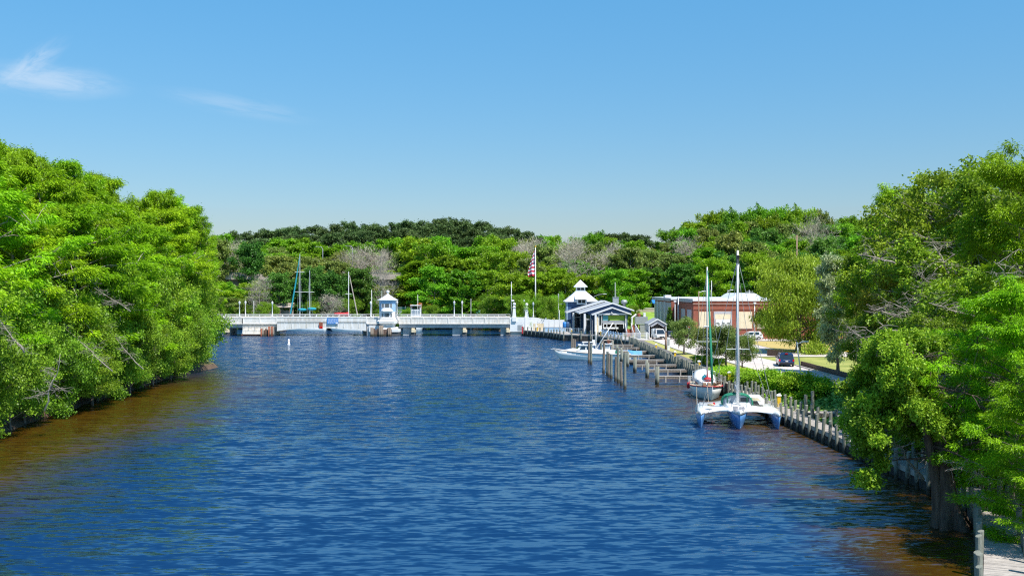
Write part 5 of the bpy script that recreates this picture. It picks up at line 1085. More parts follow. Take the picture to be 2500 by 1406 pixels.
for a in pa: P(tr, 'float_deck', M['gel'], lambda b: b.loft([[(r[0][0]-.03,r[0][1],r[0][2]-.02),((r[0][0]*.6+r[-1][0]*.4),r[0][1],r[0][2]+.2),((r[0][0]*.4+r[-1][0]*.6),r[0][1],r[0][2]+.2),(r[-1][0]+.03,r[0][1],r[0][2]-.02)] for r in a]), True)
P(tr, 'deck', M['gel'], lambda b: b.loft([[(r[0][0]-.03,r[0][1],r[0][2]-.05),(r[0][0]*.6,r[0][1],r[0][2]+.22),(0,r[0][1],r[0][2]+.3),(r[-1][0]*.6,r[0][1],r[0][2]+.22),(r[-1][0]+.03,r[0][1],r[0][2]-.05)] for r in mh]), True)
def wing(b, s):
    rings = []
    for i in range(9):
        u = i/8; x = s*(.55+u*2.75); yf = 3.2-.9*math.sin(u*PI)-.1*u; ya = -4.6+.5*u; zt = 1.55-.38*math.sin(u*PI/2)+.1*u*u; th = .42-.22*math.sin(u*PI)
        rings.append([(x,yf,zt-th*.75),(x,yf-.35,zt-.03),(x,(yf+ya)/2,zt+.06),(x,ya,zt),(x,ya,zt-th),(x,(yf+ya)/2,zt-th)])
    b.loft(rings)
for s in (-1,1): P(tr, 'wing_deck', M['gel'], lambda b: wing(b, s), True)
P(tr, 'cabin', M['gel'], lambda b: b.loft([[(-w_,y,1.3),(-w_*.8,y,z),(w_*.8,y,z),(w_,y,1.3)] for y,w_,z in ((-4.4,1.35,1.7),(-.5,1.5,1.78),(1.2,1.2,1.7),(2.4,.7,1.45))]))
def dodger(b, y0, y1, r, w_=1.32, z0=1.55, h=.95, n=14):
    for y,hh in ((y0,h),(y1,h*.98)): b.tube([(w_*math.cos(PI*k/n)*(1 if k not in (0,n) else 1.02),y,z0+hh*(math.sin(PI*k/n))**.55) for k in range(n+1)], r, 7)
P(tr, 'dodger_frame', M['green'], lambda b: (dodger(b,.35,-1.1,.075), [b.tube([(x,.36,1.6),(x,.36,2.4)],.035,6) for x in (-.85,.85)]), True)
def canopy(b, w_=1.32, z0=1.55, h=.93, n=14): b.loft([[(w_*math.cos(PI*k/n),y,z0+hh*(math.sin(PI*k/n))**.55) for k in range(n+1)] for y,hh in ((.3,h),(-1.1,h))], closed=False, caps=False)
P(tr, 'canopy', M['green'], lambda b: canopy(b), True)
P(tr, 'windscreen', M['glassl'], lambda b: b.prismY([(1.26*math.cos(PI*k/14),1.56+.86*(math.sin(PI*k/14))**.55) for k in range(15)],.28,.31))
P(tr, 'window', M['glass'], lambda b: (b.box(-1.0,-.2,.315,.33,1.85,2.2),))
P(tr, 'mast', M['white'], lambda b: b.tube([(0,1.3,1.6),(0,1.3,15.3)],[.13,.09],10), True)
P(tr, 'spreader', M['white'], lambda b: b.tube([(-1.0,1.3,6.6),(1.0,1.3,6.6)],.03,6))
P(tr, 'mast_head', M['black'], lambda b: (b.box(-.12,.12,1.15,1.45,14.2,14.9), b.cyl(0,1.3,15.3,15.7,.03,n=6)))
P(tr, 'shroud', M['grey'], lambda b: [b.tube([(s*3.1,.9,1.3),(0,1.3,14.6)],.022,4) for s in (-1,1)]+[b.tube([(s*3.0,-1.2,1.3),(s*1.0,1.3,6.6),(0,1.3,13.6)],.018,4) for s in (-1,1)]+[b.tube([(0,5.4,1.5),(0,1.3,15.0)],.024,4), b.tube([(0,-5.2,1.5),(0,1.3,15.2)],.02,4), b.tube([(.16,1.25,1.7),(.12,1.25,15)],.014,4)])
P(tr, 'boom', M['alum'], lambda b: b.tube([(0,1.1,2.75),(0,-3.8,2.8)],.08,8), True)
P(tr, 'sail_cover', M['siding'], lambda b: b.loft([[(.16*r*math.cos(k*PI/4),y,2.95+.2*r*math.sin(k*PI/4)) for k in range(8)] for y,r in ((.9,1.0),(0,1.0),(-2,.8),(-3.6,.4))]), True)
for s in (-1,1): P(tr, 'stanchion_line', M['alum'], lambda b: [b.tube([(s*.85,y,1.4),(s*.85,y,2.0)],.02,5) for y in (-4.5,-3)]+[b.tube([(s*3.5,y,1.2),(s*3.5,y,1.75)],.02,5) for y in (-2.5,-.8,.9,2.4)]+[b.tube([(s*3.5,-2.5,1.72),(s*3.5,2.4,1.72)],.014,4)])
P(tr, 'net_gear', M['stuffred'], lambda b: b.box(1.9,2.1,-1.5,-1.2,1.3,1.55))
P(tr, 'bow_hatch', M['siding'], lambda b: (b.box(-.45,-.05,3.2,3.8,1.5,1.75), b.box(.1,.5,3.3,3.9,1.5,1.8), b.box(-.35,.35,4.2,4.4,1.45,1.65)))
P(tr, 'bow_rail', M['alum'], lambda b: (b.tube([(-.7,3.3,1.45),(-.6,3.5,2.0),(0,5.3,2.1),(.6,3.5,2.0),(.7,3.3,1.45)],.025,6),))
P(tr, 'rope_coil', M['rope'], lambda b: b.lathe([(.1,1.55),(.3,1.6),(.3,1.72),(.1,1.78)],2.35,1.6,10), True)
P(tr, 'stripe', M['carblue'], lambda b: (b.box(.95,1.0,2.3,2.35,1.3,1.5),))
# dinghy lying on the boardwalk side wing
dg = thing('dinghy', 'small upturned white dinghy with a dark opening on the right wing of the trimaran', 'dinghy', (22.0,93.5,1.5), PI-.17)
P(dg, 'hull', M['gel'], lambda b: b.loft([[(-1.0*w_,y,0),(-1.0*w_,y,.35*w_),(-.6*w_,y,.75*w_),(.6*w_,y,.75*w_),(1.0*w_,y,.35*w_),(1.0*w_,y,0)] for y,w_ in ((-1.2,.9),(0,1),(.9,.95),(1.25,.85))]))
P(dg, 'opening', M['black'], lambda b: b.prismY([(-.5,.02),(-.3,.32),(.3,.32),(.5,.02)],1.26,1.275)); P(dg, 'rim', M['cream'], lambda b: b.prismY([(-.62,.36),(-.38,.6),(.38,.6),(.62,.36)],1.255,1.27))
# mooring lines
for a_,b_,lb in (((15.9,88.0,1.25),(20.2,112,1.4),'left mooring rope from the trimaran float to the sloop'),((17.2,89,1.4),(20.8,109,1.5),'right mooring rope from the trimaran wing to the sloop'),((22.7,88.2,1.2),(25.2,90,1.6),'short rope from the trimaran float to the boardwalk post')):
    m_ = MB(); p0, p1 = Vector(a_), Vector(b_); m_.tube([p0.lerp(p1,k/8)-Vector((0,0,.5*math.sin(PI*k/8))) for k in range(9)],.022,5); tag(m_.build('mooring_rope', M['rope']), lb, 'rope')
# --- boats behind the bridge
kt_ = thing('ketch', 'two masted sailboat with teal sail covers moored behind the drawspan', 'sailboat', (PX(744,285),285,0), R(90))
rg5 = hull_rings(12,3.6,1.2,1.8,keel=-.6,rake=1.2)
P(kt_, 'hull', M['gel'], lambda b: b.loft(rg5), True); P(kt_, 'deck', M['white'], lambda b: deck_from(b, rg5)); P(kt_, 'cabin', M['white'], lambda b: (b.box(-1.1,1.1,-2.5,2.5,1.2,2.2), b.box(-1.2,1.2,-4,-2.4,2.6,3.2)))
lx = lambda px: -(PX(px,285)-PX(744,285))
P(kt_, 'mast', M['alum'], lambda b: b.tube([(0,lx(732),1.2),(0,lx(732),PZ(620,285))],[.15,.09],8)); P(kt_, 'mast', M['alum'], lambda b: b.tube([(0,lx(756),1.2),(0,lx(756),PZ(660,285))],[.13,.09],8))
P(kt_, 'furled_sail', M['teal'], lambda b: b.tube([(0,lx(709),PZ(766,285)),(0,lx(722),PZ(690,285)),(0,lx(731.5),PZ(625,285))],[.2,.2,.06],8))
P(kt_, 'spreader', M['white'], lambda b: (b.tube([(0,lx(719),PZ(712.5,285)),(0,lx(767),PZ(713,285))],.06,6), b.tube([(0,lx(720),PZ(664.5,285)),(0,lx(743),PZ(664.5,285))],.06,6)))
for p0,p1,yy in ((728,748,756),(751,772,754)): P(kt_, 'sail_cover', M['teal'], lambda b: b.loft([[(.4*r*math.cos(k*PI/4),lx(p0+(p1-p0)*u),PZ(yy,285)+(.42*r if u < .9 else .2)*math.sin(k*PI/4)) for k in range(8)] for u,r in ((0,.5),(.3,1),(.7,.9),(1,.3))]), True)
P(kt_, 'shroud', M['grey'], lambda b: [b.tube([(s*1.6,lx(732)+d_,1.5),(0,lx(732),PZ(640,285))],.025,4) for s in (-1,1) for d_ in (-.6,.6)]+[b.tube([(s*1.6,lx(756)+d_,1.5),(0,lx(756),PZ(664,285))],.025,4) for s in (-1,1) for d_ in (-.6,.6)])
r2 = thing('red_covered_sailboat', 'sailboat with red sail cover and white mast moored behind the drawspan', 'sailboat', (PX(845,283),283,0), R(90))
rg6 = hull_rings(9,3,1.0,1.4,keel=-.5,rake=1)
P(r2, 'hull', M['gel'], lambda b: b.loft(rg6), True); P(r2, 'deck', M['white'], lambda b: deck_from(b, rg6)); P(r2, 'cabin', M['white'], lambda b: b.box(-1,1,-2,2,1.0,1.9))
ly = lambda px: -(PX(px,283)-PX(845,283))
P(r2, 'mast', M['white'], lambda b: b.tube([(0,ly(851),1),(0,ly(851),PZ(663,283))],[.14,.1],8)); P(r2, 'spreader', M['white'], lambda b: b.tube([(0,ly(843),PZ(718,283)),(0,ly(858),PZ(718,283))],.05,6))
P(r2, 'furled_sail', M['tanc'], lambda b: b.tube([(0,ly(873),PZ(771,283)),(0,ly(853),PZ(672,283))],[.17,.1],8))
P(r2, 'sail_cover', M['red'], lambda b: b.loft([[(.35*r*math.cos(k*PI/4),ly(p),PZ(767,283)+.55*r*math.sin(k*PI/4)) for k in range(8)] for p,r in ((816,.7),(828,.9),(840,.8),(848,1.0),(851,1.2))]), True)
tw_ = thing('trawler', 'white trawler with an upper cabin moored behind the bridge, right of the bridge house', 'boat', (PX(1014,276),278,0), PI)
rg7 = hull_rings(9,3.4,1.6,2.2,keel=-.6,rake=1)
P(tw_, 'hull', M['gel'], lambda b: b.loft(rg7), True); P(tw_, 'deck', M['white'], lambda b: deck_from(b, rg7))
P(tw_, 'cabin', M['white'], lambda b: (b.box(-1.3,1.3,-2.2,1.8,1.6,4.2), b.box(-1.1,1.1,-1.5,1.5,4.2,6.2), b.box(-1.4,1.4,-1.9,1.9,7.2,7.4), [b.cyl(s*1.2,y,4.2,7.2,.06,n=6) for s in (-1,1) for y in (-1.7,-.6,.6,1.7)]))
P(tw_, 'window', M['glassl'], lambda b: ([b.box(-1.0+i*.52,-.6+i*.52,1.501,1.54,4.8,5.95) for i in range(4)], b.box(-1.0,1.0,1.801,1.84,2.8,3.8)))
tag(place('flower_box', leafblob('flowers', [(random.uniform(-2,2),0,random.uniform(-.1,.5),.45) for _ in range(8)], 500, .2, L['flower'], 19), (PX(1014,275),277.5,PZ(747,277)), 'row of orange blossom just above the trawler roof', 'shrub'))
# ------------------------------------------------------------------ vehicles
def vehicle(name, label, loc, rz, paint, L_=4.7, W_=1.9, H_=1.7, van=False):
    t = thing(name, label, 'van' if van else 'car', loc, rz); hw = W_/2; f, r = L_/2, -L_/2; bz = .98 if not van else 1.05
    lo = [(r,.35),(r-.03,.62),(r+.06,bz),(f-1.25 if not van else f-.8,bz),(f-.12,.82 if not van else .9),(f,.6),(f-.02,.32)]
    wr = .36
    def arch_(cy): return [(cy+wr*1.12*math.cos(a),.33+wr*1.12*math.sin(a)) for a in [PI*k/6 for k in range(7)]]
    ring = [(r,.35)]+lo[1:]+[(f-.3,.26)]+[(y,max(z,.26)) for y,z in arch_(f-.9)]+[(y,max(z,.26)) for y,z in arch_(r+.9)]+[(r+.2,.26)]
    def body(b):
        def rg_(x, s): return [(x,y*s,z if z < .9 else z*(1 if s == 1 else .985)) for y,z in ring]
        rr_ = [rg_(-hw,.985),rg_(-hw+.06,1),rg_(hw-.06,1),rg_(hw,.985)]
        b.loft(rr_)
    P(t, 'body', paint, body)
    if van: cf, cr_, rf_, rr2 = f-.75, r+.05, f-1.7, r+.12
    else: cf, cr_, rf_, rr2 = f-1.15, r+.12, f-2.0, r+.55
    z0 = bz-.01; z1 = H_
    def glassy(b): b.loft([[(-hw*.93,cf,z0),(hw*.93,cf,z0),(hw*.93,cr_,z0),(-hw*.93,cr_,z0)],[(-hw*.76,rf_,z1-.1),(hw*.76,rf_,z1-.1),(hw*.76,rr2,z1-.1),(-hw*.76,rr2,z1-.1)]])
    P(t, 'window', M['glass'], glassy)
    def roof(b):
        b.loft([[(-hw*.78,rf_+.03,z1-.13),(hw*.78,rf_+.03,z1-.13),(hw*.78,rr2-.05,z1-.13),(-hw*.78,rr2-.05,z1-.13)],[(-hw*.72,rf_-.1,z1),(hw*.72,rf_-.1,z1),(hw*.72,rr2+.08,z1),(-hw*.72,rr2+.08,z1)]])
        for s in (-1,1):
            for yb_,yt_ in ((cf,rf_),((cf+cr_)/2+.2,(rf_+rr2)/2+.1),(cr_+.05,rr2)) : b.tube([(s*hw*.935,yb_,z0),(s*hw*.77,yt_,z1-.1)],.055,5)
            if van: b.prismX([(cr_,z0-.02),((cf+cr_)/2+.1,z0-.02),((rf_+rr2)/2+.05,z1-.08),(rr2,z1-.08)],s*hw*.9-.1,s*hw*.9+.05)
            else: b.prismX([(cr_,z0-.02),(cr_+.75,z0-.02),(rr2+.25,z1-.12),(rr2,z1-.12)],s*hw*.84-.05,s*hw*.84+.05)
    P(t, 'roof', paint, roof)
    for s in (-1,1):
        for cy in (f-.9,r+.9):
            w_ = P(t, 'wheel', M['tyre'], lambda b: b.tube([(s*(hw-.22),cy,.34),(s*(hw-.0),cy,.34)],.35,16))
            P(w_, 'rim', M['rim'], lambda b: (b.tube([(s*(hw-.0),cy,.34),(s*(hw+.012),cy,.34)],.21,10)))
        P(t, 'tail_light', M['lampred'], lambda b: b.box(s*hw*.9-.13,s*hw*.9+.07,r-.045,r+.1,.72,.98))
        P(t, 'headlight', M['globe'], lambda b: b.box(s*hw*.75-.2,s*hw*.75+.15,f-.2,f-.0,.66,.82))
        P(t, 'mirror', paint, lambda b: b.box(s*hw*1.0-.02,s*hw*1.0+.2*s if s > 0 else s*hw-.2,cf-.55,cf-.4,1.0,1.16))
    P(t, 'bumper', M['black'], lambda b: (b.box(-hw*.92,hw*.92,r-.06,r+.02,.32,.52), b.box(-hw*.92,hw*.92,f-.05,f+.03,.3,.5)))
    P(t, 'licence_plate', M['white'], lambda b: b.box(-.17,.17,r-.07,r-.035,.66,.78))
    P(t, 'grille', M['black'], lambda b: b.box(-.5,.5,f-.06,f+.012,.52,.7))
    return t
v1 = vehicle('parked_car', 'dark blue sport utility car with a red brake light on the pale road', (PX(1921,139),140,1.44), -.16, M['carblue'], 5.0, 2.0, 1.78)
P(v1, 'brake_light', M['lampred'], lambda b: b.box(-.2,.2,-2.12,-1.98,1.68,1.76))
P(v1, 'rear_trim', M['rim'], lambda b: b.box(-.45,.45,-2.56,-2.535,.86,.9))
vehicle('parked_car', 'white sport utility car parked side on before the brick warehouse', (PX(1834,209),209.5,1.44), R(90), M['carwhite'], 4.75, 1.9, 1.7)
vehicle('parked_van', 'white van facing the river in front of the grey garage', (PX(1611,211),212.5,1.44), PI+.12, M['carwhite'], 4.9, 2.0, 2.1, van=True)
vehicle('parked_car', 'dark car half hidden behind the small tree right of the garage', (PX(1640,213),214,1.44), PI, M['black'], 4.6, 1.8, 1.6)
vehicle('parked_car', 'white pickup-like car half hidden by the small trees before the loading door', (PX(1742,200),201,1.44), R(90), M['carwhite'], 4.6, 1.8, 1.5)
# ------------------------------------------------------------------ vegetation placement
TREES = []
def put(key, px, D, ytop, w, cat='tree', name='tree', region=None, kind='', group=None, zoff=0, sx=None):
    x = PX(px, D); z = max(hz(x, D), -.2)+zoff; h = (PZ(ytop, D)-z)*(.74 if 'shrub' in key else .97)
    t = tree(key, x, D, z, h, w, name=name, cat=cat, group=group)
    TREES.append((t, px, kind, region or ''))
    return t
rt = random.Random(21)
SIL = [(520,590),(560,572),(600,560),(640,562),(690,553),(740,550),(790,553),(820,545),(860,540),(900,546),(960,538),(1000,538),(1045,532),(1090,526),(1150,537),(1200,545),(1260,556),(1300,572),(1340,580),(1400,586),(1450,578),(1480,565),(1540,566),(1580,582),(1620,578),(1660,560),(1700,542),(1760,535),(1820,530),(1880,523),(1950,530),(2050,536),(2110,545),(2200,560)]
def sil(px):
    for (a,ya),(b_,yb_) in zip(SIL, SIL[1:]):
        if a <= px <= b_: return ya+(yb_-ya)*(px-a)/(b_-a)
    return 590
def reg(px):
    if px < 700: return 'behind the left part of the bridge'
    if px < 975: return 'behind the masts and bridge house'
    if px < 1250: return 'behind the right part of the bridge'
    if px < 1480: return 'behind the flagpole and tower'
    if px < 1650: return 'above the lawn beside the warehouse'
    if px < 1900: return 'behind the brick warehouse'
    return 'behind the yellow-green willow'
def rowput(px0, px1, step, D, fn):
    px = px0
    while px < px1:
        p = px+rt.uniform(-.25,.25)*step; d = D+rt.uniform(-12,12)
        r = fn(p)
        if r:
            key, top, w, kind, nm = r
            put(key, p, d, top+(rt.uniform(-2,6) if D > 390 else rt.uniform(-7,13)), w*rt.uniform(.88,1.15), name=nm, kind=kind, region=reg(p), cat='pine' if 'pine' in kind else 'tree', group='%s trees %s' % (kind.split()[0], reg(p)))
        px += step*rt.uniform(.85,1.15)
def ch(p, n): return '%s%d' % (p, rt.randrange(n))
# ridge
def ridge(p):
    s = sil(p)
    if p < 1300 or 1460 < p < 1575: return ch('pine',3), s, 10.5, 'dark pine on the ridge', 'pine_tree'
    if p > 1640: return (ch('far',4), s, 14, 'green tree on the ridge', 'broadleaf_tree') if rt.random() > .12 else (ch('olive',3), s, 13, 'olive tree on the ridge', 'broadleaf_tree')
    return ch('far',4), s+2, 11, 'green tree on the ridge', 'broadleaf_tree'
rowput(520, 2230, 30, 425, ridge)
def ridge2(p):
    s = sil(p)+20
    if p < 1260: return ch('pine',3), s-3, 10.5, 'dark pine below the ridge', 'pine_tree'
    if p > 1640: return rt.choice((ch('far',4),ch('far',4),ch('dark',2),ch('olive',3))), s+4, 14, 'green tree below the ridge', 'broadleaf_tree'
    return rt.choice((ch('far',4),ch('olive',3))), s+6, 11, 'green tree below the ridge', 'broadleaf_tree'
rowput(530, 2230, 36, 398, ridge2)
def upper(p):
    if 1010 < p < 1250: return ch('pine',3), sil(p)+42, 11, 'dark pine on the upper slope', 'pine_tree'
    if p < 1010:
        return (ch('far',4), 592+rt.uniform(-12,10), 13, 'bright green tree on the upper slope', 'broadleaf_tree')
    if 1640 < p: return rt.choice((ch('far',4),ch('far',4),ch('dark',2))), sil(p)+52, 14, 'green tree on the upper slope', 'broadleaf_tree'
    return (ch('bare',3), 600, 11, 'grey bare tree on the upper slope', 'bare_tree') if rt.random() < .4 else (ch('olive',3), 612, 11, 'olive tree on the upper slope', 'broadleaf_tree')
rowput(540, 2230, 38, 372, upper)
def mid(p):
    if 520 < p < 640 and rt.random() < .6: return ch('bare',3), 612, 10, 'grey bare tree in the middle of the slope', 'bare_tree'
    if 640 <= p < 760: return rt.choice((ch('far',4),ch('olive',3))), 618, 12, 'green tree in the middle of the slope', 'broadleaf_tree'
    if 760 <= p < 1000: return (ch('bare',3), 618, 10, 'grey bare tree in the middle of the slope', 'bare_tree') if rt.random() < .4 else (ch('olive',3), 628, 10, 'olive tree in the middle of the slope', 'broadleaf_tree')
    if 1000 <= p < 1240: return ch('far',4), 592+rt.uniform(-8,10), 14, 'bright green tree in the middle of the slope', 'broadleaf_tree'
    if 1240 <= p < 1660: return (ch('bare',3), 606+rt.uniform(-8,14), 11, 'grey bare tree in the middle of the slope', 'bare_tree') if rt.random() < .4 else (ch('olive',3), 618, 12, 'olive tree in the middle of the slope', 'broadleaf_tree')
    if 1640 < p < 1760 and rt.random() < .5: return ch('bare',3), 585, 12, 'grey bare tree in the middle of the slope', 'bare_tree'
    return rt.choice((ch('far',4),ch('olive',3),ch('dark',2))), 598+rt.uniform(-10,14), 13, 'green tree in the middle of the slope', 'broadleaf_tree'
rowput(530, 2200, 36, 348, mid)
def lower(p):
    if p < 655: return ch('far',4), 700, 11, 'low green tree below the slope', 'broadleaf_tree'
    if p < 860: return ch('olive',3), 638+rt.uniform(0,14), 12, 'olive tree below the slope', 'broadleaf_tree'
    if p < 980: return ch('olive',3), 690, 10, 'low olive tree below the slope', 'broadleaf_tree'
    if p < 1260: return ch('far',4), 622+rt.uniform(-8,10), 13.5, 'bright green tree below the slope', 'broadleaf_tree'
    if p < 1400: return rt.choice((ch('far',4),ch('olive',3))), 640+rt.uniform(-5,15), 11.5, 'green tree below the slope', 'broadleaf_tree'
    if p < 1640: return rt.choice((ch('far',4),ch('dark',2),ch('olive',3))), 652+rt.uniform(-8,18), 10.5, 'green tree below the slope', 'broadleaf_tree'
    return rt.choice((ch('dark',2),ch('far',4),ch('dark',2))), 635+rt.uniform(-8,16), 12, 'deep green tree below the slope', 'broadleaf_tree'
rowput(540, 2180, 36, 322, lower)
def shore(p):
    if p < 668: return ch('olive',3), 724, 8, 'small olive tree on the far bank', 'broadleaf_tree'
    if p < 720: return ch('dark',2), 676+rt.uniform(0,10), 10, 'dark tree on the far bank', 'broadleaf_tree'
    if p < 900: return rt.choice((ch('olive',3),ch('dark',2))), 664+rt.uniform(-6,12), 11, 'olive tree on the far bank', 'broadleaf_tree'
    if p < 985: return ch('olive',3), 700+rt.uniform(-8,8), 9, 'olive tree on the far bank', 'broadleaf_tree'
    if p < 1240: return ch('far',4), 662+rt.uniform(-12,14), 12.5, 'bright green tree on the far bank', 'broadleaf_tree'
    if p < 1540: return ch('far',4), 668+rt.uniform(-6,16), 10.5, 'green tree on the far bank', 'broadleaf_tree'
    if 1540 <= p < 1600: return ch('dark',2), 725, 7, 'small green tree at the back of the lawn', 'broadleaf_tree'
    return rt.choice((ch('dark',2),ch('far',4))), 668+rt.uniform(-6,14), 11, 'deep green tree behind the warehouse roof', 'broadleaf_tree'
def shoreD(p): return 306
rowput(545, 1240, 36, 308, shore)
rowput(1240, 1540, 38, 290, shore)
rowput(1545, 2140, 36, 345, lambda p: None if p < 1600 else shore(p))
rowput(1540, 1620, 30, 340, shore)
# small trees and bushes on the far bank, just above the bridge rail
def scrub(p):
    if p < 985: return ('bank%d' % rt.randrange(4), 742+rt.uniform(-6,12), 6.5, 'small bush on the far bank', 'shrub_tree')
    if p < 1130: return ('bank%d' % rt.randrange(2), 752+rt.uniform(-6,8), 6, 'small bush on the far bank', 'shrub_tree')
    return ('bank%d' % rt.randrange(4), 728+rt.uniform(-8,12), 7.5, 'small bush on the far bank', 'shrub_tree')
rowput(560, 1240, 30, 303, scrub)
rowput(1250, 1372, 26, 272, lambda p: ('bank%d' % rt.randrange(2), 735+rt.uniform(-10,10), 6, 'bush behind the bridge end', 'shrub_tree'))
rowput(1545, 1640, 26, 262, lambda p: ('bank%d' % rt.randrange(2), 748+rt.uniform(0,6), 4, 'bush at the left end of the lawn', 'shrub_tree') if p < 1552 else None)
# dead oak with spreading flat crown seen above the tower, and lone bare trees
put('bare0', 1405, 318, 606, 15, name='bare_tree', kind='tan half dead oak', region='above the white tower roof')
put('bare1', 1985, 350, 556, 14, name='bare_tree', kind='grey bare tree', region='high on the slope left of the right bank trees')
put('bare2', 632, 296, 690, 7, name='bare_tree', kind='pale leafless tree', region='left of the teal covered ketch')
put('bare1', 935, 292, 640, 6, name='bare_tree', kind='pale leafless tree', region='above the bridge house roof')
put('bare2', 815, 290, 728, 8, name='bare_tree', kind='low leafless bush', region='left of the white mast with red cover')
# ---------------- left bank
def put2(key, x, y, h, w, kind, region, name='cypress_tree', cat='tree', group=None, z=None):
    zz = max(hz(x,y), -.1) if z is None else z
    t = tree(key, x, y, zz, h, w, name=name, cat=cat, group=group); TREES.append((t, 1250+x/y*F, kind, region)); return t
LSIL = [(-200,335),(0,345),(60,352),(130,358),(200,368),(255,392),(275,428),(340,440),(410,455),(450,478),(490,500),(530,520),(570,545),(590,590)]
def lsil(px):
    for (a,ya),(b_,yb_) in zip(LSIL, LSIL[1:]):
        if a <= px <= b_: return ya+(yb_-ya)*(px-a)/(b_-a)
    return 345 if px < 0 else 560
def lrow(offs, D0_, D1_, step, drop, w, kind):
    D = D0_
    while D < D1_:
        xs = -42 if D < 84 else (-42-(D-84)*.05 if D < 150 else -45.3-(D-155)*.62)
        x = xs-offs+rt.uniform(-1,1); px = 1250+x/D*F
        if px > -330:
            pe = min(px+w*.36/D*F, 575); top = lsil(min(pe, px+60))+drop+(rt.uniform(-45,48) if drop > 30 else rt.uniform(-16,42))
            h = PZ(top, D)-.9
            put2('cyp%d' % rt.choice((0,1,2,3,4)), x, D+rt.uniform(-2,2), min(h,30), w*rt.uniform(.8,1.15), kind, 'on the left bank', group='cypresses on the left bank')
        D += step*rt.uniform(.85,1.15)
lrow(4.0, 78, 146, 10.5, 105, 12.5, 'bright cypress in the front row')
lrow(9.5, 88, 168, 10.5, 42, 13, 'tall cypress in the second row')
lrow(16, 96, 180, 8.2, 8, 10.5, 'tall cypress in the third row')
lrow(24, 108, 190, 9.5, 4, 11, 'tall cypress in the back row')
for i,(px,D,top,w) in enumerate(((385,156,452,10),(420,160,470,10),(450,165,490,9),(455,170,504,8),(420,152,560,9),(487,174,545,7),(440,178,520,9),(455,196,585,7),(445,212,640,8),(440,232,650,8),(430,252,650,9))):
    put('cyp%d' % (i % 5), px, D, top, w, name='cypress_tree', kind='cypress at the end of the left bank', region='', group='cypresses on the left bank')
# overhanging bank shrubs
D = 76; k = 0
while D < 154:
    xs = -42 if D < 84 else -42-(D-84)*.05-(1.6 if D > 138 else 0)
    put2('bank%d' % (k % 4), xs-.6+rt.uniform(-.8,.6), D, rt.uniform(4.0,8.0), rt.uniform(6.5,8.5), 'leafy shrub overhanging the water', 'on the left bank', name='bank_shrub', cat='shrub', group='shrubs overhanging the left bank', z=.0)
    D += rt.uniform(3.0,4.4); k += 1
D = 160
while D < 250:
    xs = -49.5-(D-155)*.47
    put2('bank%d' % (k % 4), xs, D, rt.uniform(4.0,7.0), 7, 'leafy shrub beyond the bend', 'of the left bank', name='bank_shrub', cat='shrub', group='shrubs overhanging the left bank', z=.2)
    D += 6; k += 1
D = 78; k = 0
while D < 158:
    xs = -45 if D < 84 else -45-(D-84)*.05
    put2('bank%d' % (k % 2), xs+rt.uniform(-.8,.6), D, rt.uniform(8.5,12.0), rt.uniform(8.5,10.5), 'taller leafy shrub behind the first shrubs', 'on the left bank', name='bank_shrub', cat='shrub', group='taller shrubs on the left bank', z=.3)
    D += rt.uniform(5.5,7.); k += 1
# ---------------- right side park
put('willow', 1950, 168, 664, 14.6, name='willow_tree', kind='round yellow-green willow', region='behind the dark blue car', zoff=0)
put('myrtle0', 1669.5, 163, 795, 5.0, name='small_tree', kind='small round tree on the verge', region='nearest the garage')
put('myrtle1', 1735, 141, 814, 4.8, name='small_tree', kind='small tree with leaning stems', region='left of the sloop mast')
put('myrtle0', 1772, 137, 817, 5.0, name='small_tree', kind='small round tree', region='between the two tall masts')
put('myrtle1', 1812, 132, 832, 3.8, name='small_tree', kind='small round tree', region='right of the trimaran mast')
put('shrub0', 1716, 143, 868, 3.2, name='shrub', cat='shrub', kind='bright green round shrub', region='beside the promenade')
put('shrub1', 1752, 139, 876, 2.6, name='shrub', cat='shrub', kind='darker small shrub', region='left of the green furled sail')
# band of shrubs between verge and marsh
SB = [(1782,118,900,3.0),(1800,117,902,3.2),(1826,114,906,3.2),(1850,112,910,3.4),(1872,110.5,909,3.4),(1898,109,912,3.4),(1922,108,915,3.4),(1946,107,918,3.4),(1968,106.5,924,3.4),(1992,106,930,3.2),(1768,121,896,3.0)]
for i,(px,D,top,w) in enumerate(SB): put('shrub%d' % (i % 2), px, D, top, w*1.15, name='shrub', cat='shrub', kind='bright green shrub in the band above the boardwalk', region='', group='green shrubs between road and boardwalk')
# broad lily leaves over the marsh: uncountable ground cover
rng = np.random.default_rng(4)
n_ = 15000; x = rng.uniform(25.5,35,n_*3); y = rng.uniform(64,112,n_*3)
keep = (x > 25.5+.6*np.sin(y*.8)) & ~((y > 78) & (y < 87) & (x > 26.3)) & (x < 34-(112-y)*.02); x = x[keep][:n_]; y = y[keep][:n_]; n_ = len(x)
z = np.maximum(height(x, y), 0)+rng.uniform(.12,.55,n_)+.35*np.clip((x-29)/4,0,1)
V = leaf_quads(np.column_stack([x,y,z]), rng.normal(size=(n_,3))*np.array([1,1,.35]), .36, .34, rng, 1.6)
place('marsh_plants', fast_mesh('marsh_leaves', V, np.arange(n_*4).reshape(-1,4), L['lily'], rng.uniform(0,1,n_)), (0,0,0), kind='stuff')
